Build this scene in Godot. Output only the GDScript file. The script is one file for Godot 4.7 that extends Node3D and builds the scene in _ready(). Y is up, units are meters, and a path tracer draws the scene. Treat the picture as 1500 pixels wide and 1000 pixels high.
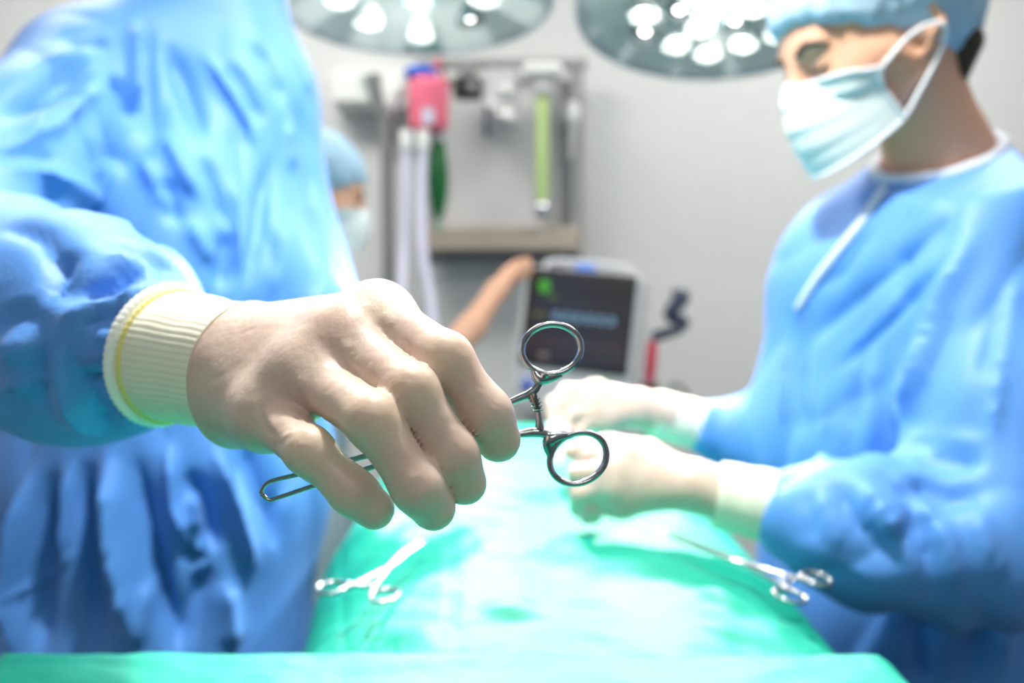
extends Node3D
# An operating theatre: a surgeon's gloved hand holds out a forceps over the draped table.

var rng := RandomNumberGenerator.new()
var M := {}


# ---------------------------------------------------------------- smooth bodies
class Field:
	# Tapered capsules joined with a smooth minimum and meshed as surface nets.
	var A := PackedVector3Array()
	var AB := PackedVector3Array()
	var INV := PackedFloat32Array()
	var RA := PackedFloat32Array()
	var DR := PackedFloat32Array()
	var K := PackedFloat32Array()
	var G := PackedInt32Array()
	var S := PackedByteArray()
	var k_base := 0.008      # groups 1.. join group 0 with this softness
	var k_side := 0.0012     # and each other with this one
	var cuts: Array = []     # planes: what lies on their positive side is cut away
	var k_cut := 0.006
	var V := PackedVector3Array()
	var N := PackedVector3Array()
	var I := PackedInt32Array()

	func cap(a: Vector3, ra: float, b: Vector3, rb: float, k := 0.02, g := 0, sub := 0) -> void:
		A.append(a)
		AB.append(b - a)
		INV.append(1.0 / maxf((b - a).length_squared(), 1e-9))
		RA.append(ra)
		DR.append(rb - ra)
		K.append(k)
		G.append(g)
		S.append(sub)

	func settle(p: Vector3, above: float, only_out := false) -> Vector3:
		# moves a point to a height above the surface
		var rows := PackedInt32Array(range(A.size()))
		for k in 4:
			var d := value(p, rows)
			if only_out and d >= above:
				return p
			var e := 0.001
			var n := Vector3(value(p + Vector3(e, 0, 0), rows) - d, value(p + Vector3(0, e, 0), rows) - d, value(p + Vector3(0, 0, e), rows) - d).normalized()
			p += n * (above - d)
		return p

	func chain(pts: Array, k := 0.02, g := 0) -> void:
		for i in pts.size() - 1:
			cap(pts[i][0], pts[i][1], pts[i + 1][0], pts[i + 1][1], k, g)

	func one(i: int, p: Vector3) -> float:
		var ap := p - A[i]
		var t := clampf(ap.dot(AB[i]) * INV[i], 0.0, 1.0)
		return (ap - AB[i] * t).length() - RA[i] - DR[i] * t

	func value(p: Vector3, rows: PackedInt32Array) -> float:
		var d0 := 10.0
		var dg := 10.0
		var out := 10.0
		var now := 0
		for i in rows:
			var g := G[i]
			if g != now:
				if now > 0:
					out = blend(out, blend(dg, d0, k_base), k_side)
				else:
					out = d0
				now = g
				dg = 10.0
			var ap := p - A[i]
			var t := clampf(ap.dot(AB[i]) * INV[i], 0.0, 1.0)
			var d := (ap - AB[i] * t).length() - RA[i] - DR[i] * t
			var k := K[i]
			if g == 0:
				if S[i]:
					d0 = -blend(-d0, d, k)
				else:
					d0 = blend(d0, d, k)
			elif S[i]:
				dg = -blend(-dg, d, k)
			else:
				dg = blend(dg, d, k)
		if now == 0:
			out = d0
		else:
			out = blend(out, blend(dg, d0, k_base), k_side)
		for c: Plane in cuts:
			out = -blend(-out, -c.distance_to(p), k_cut)
		return out

	func blend(a: float, b: float, k: float) -> float:
		var h := k - absf(a - b)
		if h <= 0.0:
			return a if a < b else b
		return (a if a < b else b) - h * h / k * 0.25

	func mesh(cell: float, smooth := 2) -> void:
		var lo := Vector3.ONE * 1e9
		var hi := -lo
		var most_k := k_base
		for i in A.size():
			if S[i]:
				continue
			var r := maxf(RA[i], RA[i] + DR[i]) + cell * 3.0
			most_k = maxf(most_k, K[i])
			for p: Vector3 in [A[i], A[i] + AB[i]]:
				lo = lo.min(p - Vector3.ONE * r)
				hi = hi.max(p + Vector3.ONE * r)
		lo -= Vector3.ONE * most_k * 0.3
		hi += Vector3.ONE * most_k * 0.3
		var B := 5
		var bx := int(ceil((hi.x - lo.x) / cell / B))
		var by := int(ceil((hi.y - lo.y) / cell / B))
		var bz := int(ceil((hi.z - lo.z) / cell / B))
		var nx := bx * B + 1
		var ny := by * B + 1
		var nz := bz * B + 1
		var sy := nx
		var sz := nx * ny
		var grid := PackedFloat32Array()
		grid.resize(nx * ny * nz)
		grid.fill(1.0)
		var half := B * cell * 0.5 * 1.7321
		var live: Array[Vector3i] = []
		for kz in bz:
			for ky in by:
				for kx in bx:
					var c := lo + Vector3(kx + 0.5, ky + 0.5, kz + 0.5) * B * cell
					var near := 10.0
					var rows := PackedInt32Array()
					var ds := PackedFloat32Array()
					ds.resize(A.size())
					for i in A.size():
						var d := one(i, c)
						ds[i] = d
						if not S[i] and d < near:
							near = d
					if near > half + most_k * 0.5 + cell * 2.0:
						continue
					for i in A.size():
						if (S[i] and ds[i] < half + K[i]) or (not S[i] and ds[i] < near + 2.0 * half + most_k):
							rows.append(i)
					var mid := value(c, rows)
					var inside := mid < -(half + cell * 2.0)
					for z in B:
						for y in B:
							var at := kx * B + (ky * B + y) * sy + (kz * B + z) * sz
							if inside:
								for x in B:
									grid[at + x] = -1.0
							else:
								var p := lo + Vector3(kx * B, ky * B + y, kz * B + z) * cell
								for x in B:
									grid[at + x] = value(p, rows)
									p.x += cell
					if not inside:
						live.append(Vector3i(kx, ky, kz))
		var index := PackedInt32Array()
		index.resize(nx * ny * nz)
		index.fill(-1)
		var offs := PackedInt32Array([0, 1, sy, sy + 1, sz, sz + 1, sz + sy, sz + sy + 1])
		var corner := [Vector3(0, 0, 0), Vector3(1, 0, 0), Vector3(0, 1, 0), Vector3(1, 1, 0), Vector3(0, 0, 1), Vector3(1, 0, 1), Vector3(0, 1, 1), Vector3(1, 1, 1)]
		var ea := PackedInt32Array([0, 2, 4, 6, 0, 1, 4, 5, 0, 1, 2, 3])
		var eb := PackedInt32Array([1, 3, 5, 7, 2, 3, 6, 7, 4, 5, 6, 7])
		V.clear()
		I.clear()
		var vals := PackedFloat32Array()
		vals.resize(8)
		var cells := PackedInt32Array()
		for b in live:
			for z in B:
				for y in B:
					for x in B:
						var cx := b.x * B + x
						var cy := b.y * B + y
						var cz := b.z * B + z
						if cx >= nx - 1 or cy >= ny - 1 or cz >= nz - 1:
							continue
						var at := cx + cy * sy + cz * sz
						var neg := 0
						for q in 8:
							var v := grid[at + offs[q]]
							vals[q] = v
							if v < 0.0:
								neg += 1
						if neg == 0 or neg == 8:
							continue
						var sum := Vector3.ZERO
						var n := 0
						for e in 12:
							var va := vals[ea[e]]
							var vb := vals[eb[e]]
							if (va < 0.0) != (vb < 0.0):
								sum += (corner[ea[e]] as Vector3).lerp(corner[eb[e]], va / (va - vb))
								n += 1
						index[at] = V.size()
						cells.append(at)
						V.append(lo + (Vector3(cx, cy, cz) + sum / n) * cell)
		for at in cells:
			var here := grid[at] < 0.0
			if here != (grid[at + 1] < 0.0):
				quad(index[at], index[at - sy], index[at - sy - sz], index[at - sz], here)
			if here != (grid[at + sy] < 0.0):
				quad(index[at], index[at - sz], index[at - sz - 1], index[at - 1], here)
			if here != (grid[at + sz] < 0.0):
				quad(index[at], index[at - 1], index[at - 1 - sy], index[at - sy], here)
		for k in smooth:
			relax()
		normals()

	func quad(a: int, b: int, c: int, d: int, flip: bool) -> void:
		if a < 0 or b < 0 or c < 0 or d < 0:
			return
		if flip:
			I.append_array(PackedInt32Array([a, b, c, a, c, d]))
		else:
			I.append_array(PackedInt32Array([a, c, b, a, d, c]))

	func relax() -> void:
		var sum := PackedVector3Array()
		sum.resize(V.size())
		var n := PackedInt32Array()
		n.resize(V.size())
		for t in range(0, I.size(), 3):
			for e in 3:
				var a := I[t + e]
				var b := I[t + (e + 1) % 3]
				sum[a] += V[b]
				n[a] += 1
		for i in V.size():
			if n[i]:
				V[i] = V[i].lerp(sum[i] / n[i], 0.5)

	func normals() -> void:
		N.resize(V.size())
		N.fill(Vector3.ZERO)
		for t in range(0, I.size(), 3):
			var a := V[I[t]]
			var n := (V[I[t + 2]] - a).cross(V[I[t + 1]] - a)
			N[I[t]] += n
			N[I[t + 1]] += n
			N[I[t + 2]] += n
		for i in V.size():
			N[i] = N[i].normalized()

	func push(by: Callable) -> void:
		# moves every vertex along its normal by what the callable returns
		for i in V.size():
			V[i] += N[i] * by.call(V[i], N[i])
		normals()

	func strokes(lines: Array) -> void:
		# folds pressed into the cloth: [points, width, height]; negative heights are valleys
		var add := PackedFloat32Array()
		add.resize(V.size())
		for l: Array in lines:
			var pts: Array = l[0]
			var w: float = l[1]
			var box := AABB(pts[0], Vector3.ZERO)
			for p: Vector3 in pts:
				box = box.expand(p)
			box = box.grow(w * 2.4)
			var total := 0.0
			for j in pts.size() - 1:
				total += (pts[j + 1] - pts[j]).length()
			for i in V.size():
				if not box.has_point(V[i]):
					continue
				var best := 1e9
				var along := 0.0
				var walked := 0.0
				for j in pts.size() - 1:
					var a: Vector3 = pts[j]
					var ab: Vector3 = pts[j + 1] - a
					var t := clampf((V[i] - a).dot(ab) / ab.length_squared(), 0.0, 1.0)
					var d := (V[i] - a - ab * t).length()
					if d < best:
						best = d
						along = (walked + t * ab.length()) / total
					walked += ab.length()
				var q := best / w
				if q < 2.4:
					var ends := minf(1.0, minf(along, 1.0 - along) * 4.0 + 0.12)
					add[i] += l[2] * exp(-1.7 * pow(q, 1.3)) * ends
		for i in V.size():
			V[i] += N[i] * add[i]
		normals()

	func done(colour = null) -> ArrayMesh:
		var arr := []
		arr.resize(Mesh.ARRAY_MAX)
		arr[Mesh.ARRAY_VERTEX] = V
		arr[Mesh.ARRAY_NORMAL] = N
		arr[Mesh.ARRAY_INDEX] = I
		if colour is Callable:
			var c := PackedColorArray()
			c.resize(V.size())
			for i in V.size():
				c[i] = colour.call(V[i], N[i])
			arr[Mesh.ARRAY_COLOR] = c
		var m := ArrayMesh.new()
		m.add_surface_from_arrays(Mesh.PRIMITIVE_TRIANGLES, arr)
		return m


# ---------------------------------------------------------------- shapes
func grid_mesh(rows: Array, closed_u := false, closed_v := false, uv := false) -> ArrayMesh:
	# rows of points; u runs along a row, v from row to row
	var nv := rows.size()
	var nu: int = rows[0].size()
	var v := PackedVector3Array()
	var uvs := PackedVector2Array()
	for j in nv:
		for i in nu:
			v.append(rows[j][i])
			uvs.append(Vector2(float(i) / (nu - 1), float(j) / (nv - 1)))
	var idx := PackedInt32Array()
	for j in (nv if closed_v else nv - 1):
		for i in (nu if closed_u else nu - 1):
			var a := j * nu + i
			var b := j * nu + (i + 1) % nu
			var c := ((j + 1) % nv) * nu + (i + 1) % nu
			var d := ((j + 1) % nv) * nu + i
			idx.append_array(PackedInt32Array([a, b, c, a, c, d]))
	var n := PackedVector3Array()
	n.resize(v.size())
	for t in range(0, idx.size(), 3):
		var q := (v[idx[t + 2]] - v[idx[t]]).cross(v[idx[t + 1]] - v[idx[t]])
		for e in 3:
			n[idx[t + e]] += q
	for i in n.size():
		n[i] = n[i].normalized() if n[i].length_squared() > 1e-20 else Vector3.UP
	var arr := []
	arr.resize(Mesh.ARRAY_MAX)
	arr[Mesh.ARRAY_VERTEX] = v
	arr[Mesh.ARRAY_NORMAL] = n
	arr[Mesh.ARRAY_INDEX] = idx
	if uv:
		arr[Mesh.ARRAY_TEX_UV] = uvs
	var m := ArrayMesh.new()
	m.add_surface_from_arrays(Mesh.PRIMITIVE_TRIANGLES, arr)
	return m


func lathe(profile: Array, n := 32) -> ArrayMesh:
	# profile of Vector2(radius, height), turned about y
	var rows := []
	for p: Vector2 in profile:
		var row := []
		for i in n:
			var a := TAU * i / n
			row.append(Vector3(p.x * cos(a), p.y, -p.x * sin(a)))
		rows.append(row)
	return grid_mesh(rows, true)


func spline(pts: Array, n := 8) -> Array:
	var out := []
	for i in pts.size() - 1:
		var a: Vector3 = pts[maxi(i - 1, 0)]
		var d: Vector3 = pts[mini(i + 2, pts.size() - 1)]
		for k in n:
			out.append((pts[i] as Vector3).cubic_interpolate(pts[i + 1], a, d, float(k) / n))
	out.append(pts[-1])
	return out


func tube(pts: Array, radii: Array, n := 10, closed := false, squash := 1.0) -> ArrayMesh:
	# a round bar along points; the radius runs through the given radii
	var rows := []
	var side := Vector3.ZERO
	var m := pts.size()
	for j in m:
		var t: Vector3 = (pts[(j + 1) % m] - pts[(j - 1 + m) % m]) if closed else (pts[mini(j + 1, m - 1)] - pts[maxi(j - 1, 0)])
		t = t.normalized()
		if side == Vector3.ZERO:
			side = t.cross(Vector3(0.13, 0.21, 0.97)).normalized()
		side = (side - t * side.dot(t)).normalized()
		var other := t.cross(side)
		var f := float(j) / (m - 1) * (radii.size() - 1)
		var r := lerpf(radii[int(f)], radii[mini(int(f) + 1, radii.size() - 1)], f - int(f))
		var row := []
		for i in n:
			var a := TAU * i / n
			row.append(pts[j] + (side * cos(a) + other * sin(a) * squash) * r)
		rows.append(row)
	if not closed:
		var first := []
		var last := []
		for i in n:
			first.append(pts[0])
			last.append(pts[-1])
		rows.push_front(first)
		rows.push_back(last)
	return grid_mesh(rows, true, closed)


func rbox(size: Vector3, bevel := 0.005) -> ArrayMesh:
	# a box with chamfered edges
	var st := SurfaceTool.new()
	st.begin(Mesh.PRIMITIVE_TRIANGLES)
	st.set_smooth_group(-1)
	var h := size * 0.5
	var b := minf(bevel, minf(h.x, minf(h.y, h.z)) * 0.9)
	var pts := {}
	for sx: float in [-1, 1]:
		for sy: float in [-1, 1]:
			for sz: float in [-1, 1]:
				var s := Vector3(sx, sy, sz)
				for ax in 3:
					var p := s * (h - Vector3.ONE * b)
					p[ax] = s[ax] * h[ax]
					pts[Vector4(sx, sy, sz, ax)] = p
	for ax in 3:
		var u := (ax + 1) % 3
		var w := (ax + 2) % 3
		for s: float in [-1, 1]:
			var c := []
			for q: Array in [[-1, -1], [1, -1], [1, 1], [-1, 1]]:
				var k := Vector4(0, 0, 0, ax)
				k[ax] = s
				k[u] = q[0]
				k[w] = q[1]
				c.append(pts[k])
			face(st, c)
			# the chamfers along the edges that run in w
			for s2: float in [-1, 1]:
				var e := []
				for q: Array in [[ax, -1], [ax, 1], [u, 1], [u, -1]]:
					var k := Vector4(0, 0, 0, q[0])
					k[ax] = s
					k[u] = s2
					k[w] = q[1]
					e.append(pts[k])
				face(st, e)
	for sx: float in [-1, 1]:
		for sy: float in [-1, 1]:
			for sz: float in [-1, 1]:
				face(st, [pts[Vector4(sx, sy, sz, 0)], pts[Vector4(sx, sy, sz, 1)], pts[Vector4(sx, sy, sz, 2)]])
	st.generate_normals()
	return st.commit()


func face(st: SurfaceTool, c: Array) -> void:
	# a flat convex face of a shape around the origin, turned outwards
	var mid := Vector3.ZERO
	for p: Vector3 in c:
		mid += p
	var n: Vector3 = (c[2] - c[0]).cross(c[1] - c[0])
	var order := c if n.dot(mid) > 0.0 else [c[0]] + range(c.size() - 1, 0, -1).map(func(i): return c[i])
	for i in range(1, order.size() - 1):
		for k: int in [0, i, i + 1]:
			st.add_vertex(order[k])


func ball(r: float, n := 16) -> SphereMesh:
	var s := SphereMesh.new()
	s.radius = r
	s.height = r * 2.0
	s.radial_segments = n
	s.rings = n / 2
	return s


# ---------------------------------------------------------------- nodes
func thing(called: String, label: String, category: String, at := Vector3.ZERO, group := "") -> Node3D:
	var o := Node3D.new()
	o.name = called
	add_child(o, true)
	o.position = at
	tag(o, label, category, group)
	return o


func tag(o: Node3D, label: String, category: String, group := "") -> void:
	o.set_meta("label", label)
	o.set_meta("category", category)
	if group:
		o.set_meta("group", group)


func part(parent: Node3D, called: String, mesh: Mesh, m: Material, at := Vector3.ZERO, turn := Vector3.ZERO) -> MeshInstance3D:
	var o := MeshInstance3D.new()
	o.name = called
	o.mesh = mesh
	o.material_override = m
	parent.add_child(o, true)
	o.position = at
	o.rotation_degrees = turn
	return o


func struct(called: String, size: Vector3, at: Vector3, m: Material) -> MeshInstance3D:
	var o := part(self, called, rbox(size, 0.002), m, at)
	o.set_meta("kind", "structure")
	return o


func mat(c: Color, rough := 0.6, metal := 0.0, spec := 0.5) -> StandardMaterial3D:
	var m := StandardMaterial3D.new()
	m.albedo_color = c
	m.roughness = rough
	m.metallic = metal
	m.metallic_specular = spec
	return m


func bumpy(m: StandardMaterial3D, freq: float, tile: float, strength: float, octaves := 3, stretch := Vector3.ONE) -> StandardMaterial3D:
	var n := FastNoiseLite.new()
	n.noise_type = FastNoiseLite.TYPE_SIMPLEX_SMOOTH
	n.frequency = freq
	n.fractal_octaves = octaves
	n.seed = 7
	var t := NoiseTexture2D.new()
	t.width = 256
	t.height = 256
	t.seamless = true
	t.as_normal_map = true
	t.bump_strength = strength
	t.noise = n
	m.normal_enabled = true
	m.normal_texture = t
	m.normal_scale = 1.0
	m.uv1_triplanar = true
	m.uv1_world_triplanar = true
	m.uv1_scale = Vector3.ONE / tile * stretch
	return m


func lin(r: float, g: float, b: float) -> Color:
	# an sRGB colour in 0..255 as a linear one, for vertex colours
	return Color(r / 255.0, g / 255.0, b / 255.0).srgb_to_linear()


func rgb(r: float, g: float, b: float, a := 1.0) -> Color:
	return Color(r / 255.0, g / 255.0, b / 255.0, a)


# ---------------------------------------------------------------- materials
func make_materials() -> void:
	M.wall = bumpy(mat(rgb(214, 216, 216), 0.75), 0.03, 0.6, 1.0)
	M.tile = bumpy(mat(rgb(160, 172, 174), 0.5), 0.03, 0.6, 1.0)
	M.floor = bumpy(mat(rgb(84, 100, 112), 0.35), 0.02, 1.0, 0.6)
	M.ceiling = mat(rgb(235, 235, 232), 0.85)
	M.gown = bumpy(mat(Color.WHITE, 0.54, 0.0, 0.5), 0.05, 0.05, 1.0, 3)
	M.gown.vertex_color_use_as_albedo = true
	M.gown.rim_enabled = true
	M.gown.rim = 0.15
	M.gown.rim_tint = 0.2
	M.piping = bumpy(mat(rgb(214, 224, 240), 0.6), 0.08, 0.05, 1.0)
	M.glove = bumpy(mat(Color.WHITE, 0.42, 0.0, 0.45), 0.03, 0.03, 0.9, 3)
	M.glove.vertex_color_use_as_albedo = true
	M.glove.subsurf_scatter_enabled = true
	M.glove.subsurf_scatter_strength = 0.12
	M.cuff = mat(rgb(240, 238, 216), 0.85)
	bumpy(M.cuff, 0.06, 0.012, 3.0, 2)
	M.cuff_edge = bumpy(mat(rgb(246, 247, 242), 0.9), 0.09, 0.012, 4.0, 2)
	M.yellow = bumpy(mat(rgb(232, 218, 130), 0.8), 0.09, 0.01, 3.0, 2)
	M.skin = bumpy(mat(Color.WHITE, 0.5, 0.0, 0.4), 0.05, 0.03, 1.2, 3)
	M.skin.vertex_color_use_as_albedo = true
	M.skin.subsurf_scatter_enabled = true
	M.skin.subsurf_scatter_strength = 0.15
	M.hair = mat(rgb(58, 44, 34), 0.5)
	M.cap = bumpy(mat(rgb(172, 202, 224), 0.75), 0.06, 0.05, 2.0)
	M.mask = bumpy(mat(rgb(232, 240, 240), 0.8), 0.08, 0.03, 1.5)
	M.mask_edge = mat(rgb(236, 240, 244), 0.8)
	M.scrubs = bumpy(mat(rgb(168, 190, 200), 0.8), 0.06, 0.05, 1.5)
	M.shoe = mat(rgb(225, 228, 230), 0.6)
	M.drape = bumpy(mat(rgb(6, 158, 132), 0.55, 0.0, 0.5), 0.05, 0.04, 1.6, 3)
	M.steel = bumpy(mat(rgb(160, 162, 165), 0.2, 1.0), 0.04, 0.02, 0.4)
	M.dark_steel = mat(rgb(120, 116, 112), 0.3, 1.0)
	M.lamp_shell = mat(rgb(198, 206, 214), 0.28, 0.2)
	M.reflector = mat(rgb(232, 240, 238), 0.3, 0.25)
	M.lamp_well = mat(rgb(40, 62, 66), 0.3)
	M.glass = mat(rgb(235, 245, 242, 0.12), 0.03)
	M.glass.transparency = BaseMaterial3D.TRANSPARENCY_ALPHA
	M.bulb = mat(Color.WHITE, 0.4)
	M.bulb.emission_enabled = true
	M.bulb.emission = rgb(255, 252, 246)
	M.bulb.emission_energy_multiplier = 22.0
	M.panel = mat(Color.WHITE, 0.6)
	M.panel.emission_enabled = true
	M.panel.emission = rgb(255, 250, 244)
	M.panel.emission_energy_multiplier = 2.0
	M.white = mat(rgb(228, 230, 228), 0.5)
	M.grey = mat(rgb(150, 152, 154), 0.5)
	M.light_grey = mat(rgb(196, 197, 199), 0.5)
	M.mid_grey = mat(rgb(128, 130, 132), 0.45)
	M.dark = mat(rgb(34, 30, 32), 0.5)
	M.navy = mat(rgb(52, 60, 84), 0.5)
	M.tan = mat(rgb(176, 164, 150), 0.6)
	M.pink = mat(rgb(236, 112, 138), 0.5)
	M.red = mat(rgb(214, 60, 92), 0.5)
	M.blue = mat(rgb(28, 84, 200), 0.45)
	M.green = mat(rgb(0, 98, 40), 0.45)
	M.lime = mat(rgb(184, 214, 112), 0.45)
	M.clear = mat(rgb(230, 236, 232, 0.15), 0.05)
	M.clear.transparency = BaseMaterial3D.TRANSPARENCY_ALPHA
	M.hose = mat(rgb(206, 206, 226), 0.4)
	M.chrome = mat(rgb(225, 225, 230), 0.08, 1.0)
	M.gauze = bumpy(mat(rgb(246, 246, 240), 0.95), 0.09, 0.01, 4.0)


# ---------------------------------------------------------------- the room
func make_room() -> void:
	struct("floor", Vector3(5.4, 0.1, 5.9), Vector3(0.2, -0.05, -0.75), M.floor)
	struct("ceiling", Vector3(5.4, 0.1, 5.9), Vector3(0.2, 2.95, -0.75), M.ceiling)
	struct("wall_back", Vector3(5.4, 2.9, 0.1), Vector3(0.2, 1.45, -3.15), M.wall)
	struct("wall_front", Vector3(5.4, 2.9, 0.1), Vector3(0.2, 1.45, 2.15), M.tile)
	struct("wall_left", Vector3(0.1, 2.9, 5.2), Vector3(-2.45, 1.45, -0.5), M.wall)
	struct("wall_right", Vector3(0.1, 2.9, 5.2), Vector3(2.85, 1.45, -0.5), M.wall)
	var k := 0
	for at: Vector3 in [Vector3(0.1, 2.88, 1.45), Vector3(0.6, 2.88, -0.25), Vector3(-1.1, 2.88, -1.9), Vector3(1.2, 2.88, -1.9)]:
		var where: String = ["behind the camera", "over the stand", "over the wall rack", "behind the masked nurse"][k]
		var o := thing("ceiling_panel", "square white ceiling light panel " + where, "ceiling light", at, "ceiling light panels")
		var ring := []
		for p: Array in [[0.62, 0.0], [0.62, 0.02]]:
			ring.append(p)
		for s: float in [-1, 1]:
			part(o, "frame", rbox(Vector3(1.26, 0.04, 0.03), 0.004), M.light_grey, Vector3(0, 0, s * 0.315))
			part(o, "frame", rbox(Vector3(0.03, 0.04, 0.6), 0.004), M.light_grey, Vector3(s * 0.615, 0, 0))
		part(o, "diffuser", rbox(Vector3(1.2, 0.012, 0.6), 0.003), M.panel, Vector3(0, 0.008, 0))
		var l := AreaLight3D.new()
		l.name = "panel_light"
		l.area_size = Vector2(1.18, 0.58)
		l.light_color = rgb(255, 250, 243)
		l.light_energy = PANEL[k]
		l.area_range = 9.0
		l.shadow_enabled = true
		o.add_child(l)
		l.position = Vector3(0, -0.004, 0)
		l.rotation_degrees = Vector3(-90, 0, 0)
		k += 1


func surgical_lamp(at: Vector3, tilt: Vector3, label: String, aim: Vector3, energy: float, cone: float, sparse := false) -> void:
	var o := thing("surgical_lamp", label, "surgical lamp", at, "surgical lamps above the table")
	o.rotation_degrees = tilt
	part(o, "housing", lathe([Vector2(0, 0.13), Vector2(0.1, 0.13), Vector2(0.2, 0.105), Vector2(0.27, 0.06), Vector2(0.297, 0.02), Vector2(0.302, 0.0), Vector2(0.298, -0.014), Vector2(0.288, -0.016), Vector2(0.28, -0.006)], 64), M.lamp_shell)
	var well := part(o, "reflector", lathe([Vector2(0.282, -0.008), Vector2(0.24, 0.012), Vector2(0.19, 0.03), Vector2(0.12, 0.045), Vector2(0.0, 0.05)], 20), M.reflector)
	# the lamp cups, each with its bulb
	var spots := [Vector2.ZERO]
	for i in (0 if sparse else 6):
		spots.append(Vector2.from_angle(TAU * i / 6.0 + 0.3) * 0.075)
	for i in (7 if sparse else 12):
		spots.append(Vector2.from_angle(TAU * i / (7.0 if sparse else 12.0) + 0.15) * (0.15 + 0.02 * (i % 2)))
	var cup := lathe([Vector2(0.032, -0.026), Vector2(0.0335, -0.022), Vector2(0.028, 0.0), Vector2(0.016, 0.02), Vector2(0.0, 0.024)], 10)
	var bulb := ball(0.0115, 10)
	for s: Vector2 in spots:
		var y := 0.03 - s.length() * 0.1
		var c := part(o, "lamp_cup", cup, M.reflector if fmod(s.x * 37.0 + 9.0, 1.0) > 0.35 else M.lamp_well, Vector3(s.x, y, s.y))
		part(c, "bulb", bulb, M.bulb, Vector3(0, -0.006, 0))
	part(o, "glass_cover", lathe([Vector2(0.281, -0.009), Vector2(0.281, -0.012), Vector2(0.0, -0.014), Vector2(0.0, -0.011)], 48), M.glass, Vector3(0, -0.002, 0))
	# the yoke and the arm up to the ceiling, kept upright
	var up := o.basis.inverse() * Vector3.UP
	var bend := o.basis.inverse() * Vector3(0.25, 0.42, -0.35)
	part(o, "arm", tube(spline([Vector3(0, 0.12, 0), Vector3(0, 0.22, 0), bend, bend + up * (2.9 - at.y - 0.42)], 8), [0.024], 12), M.white)
	var l := SpotLight3D.new()
	l.name = "lamp_beam"
	l.light_color = rgb(255, 253, 248)
	l.light_energy = energy
	l.light_size = 0.04
	l.spot_range = 8.0
	l.spot_angle = cone
	l.spot_angle_attenuation = 1.0
	l.shadow_enabled = true
	add_child(l)
	l.position = at + o.basis * Vector3(0, -0.13, 0)
	l.look_at(aim, Vector3(0, 0.3, 1))
	var glow := OmniLight3D.new()
	glow.name = "dish_light"
	glow.light_color = rgb(255, 253, 248)
	glow.light_energy = 0.13
	glow.light_size = 0.01
	glow.omni_range = 3.0
	glow.shadow_enabled = true
	o.add_child(glow)
	glow.position = Vector3(0, -0.002, 0)


# ---------------------------------------------------------------- table and drapes
func fold_height(p: Vector2, folds: Array) -> float:
	# a fold: [from, to, height, width behind, width in front]; its steep side looks to +z
	var h := 0.0
	for f: Array in folds:
		var a: Vector2 = f[0]
		var ab: Vector2 = f[1] - a
		var t := (p - a).dot(ab) / ab.length_squared()
		if t <= 0.0 or t >= 1.0:
			continue
		var n := Vector2(-ab.y, ab.x).normalized()
		if n.y < 0.0:
			n = -n
		var s := (p - a).dot(n)
		var w: float = f[3] if s < 0.0 else f[4]
		var q := 1.0 - absf(s) / w
		if q > 0.0:
			h += f[2] * q * q * (3.0 - 2.0 * q) * sin(PI * t)
	return h


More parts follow.
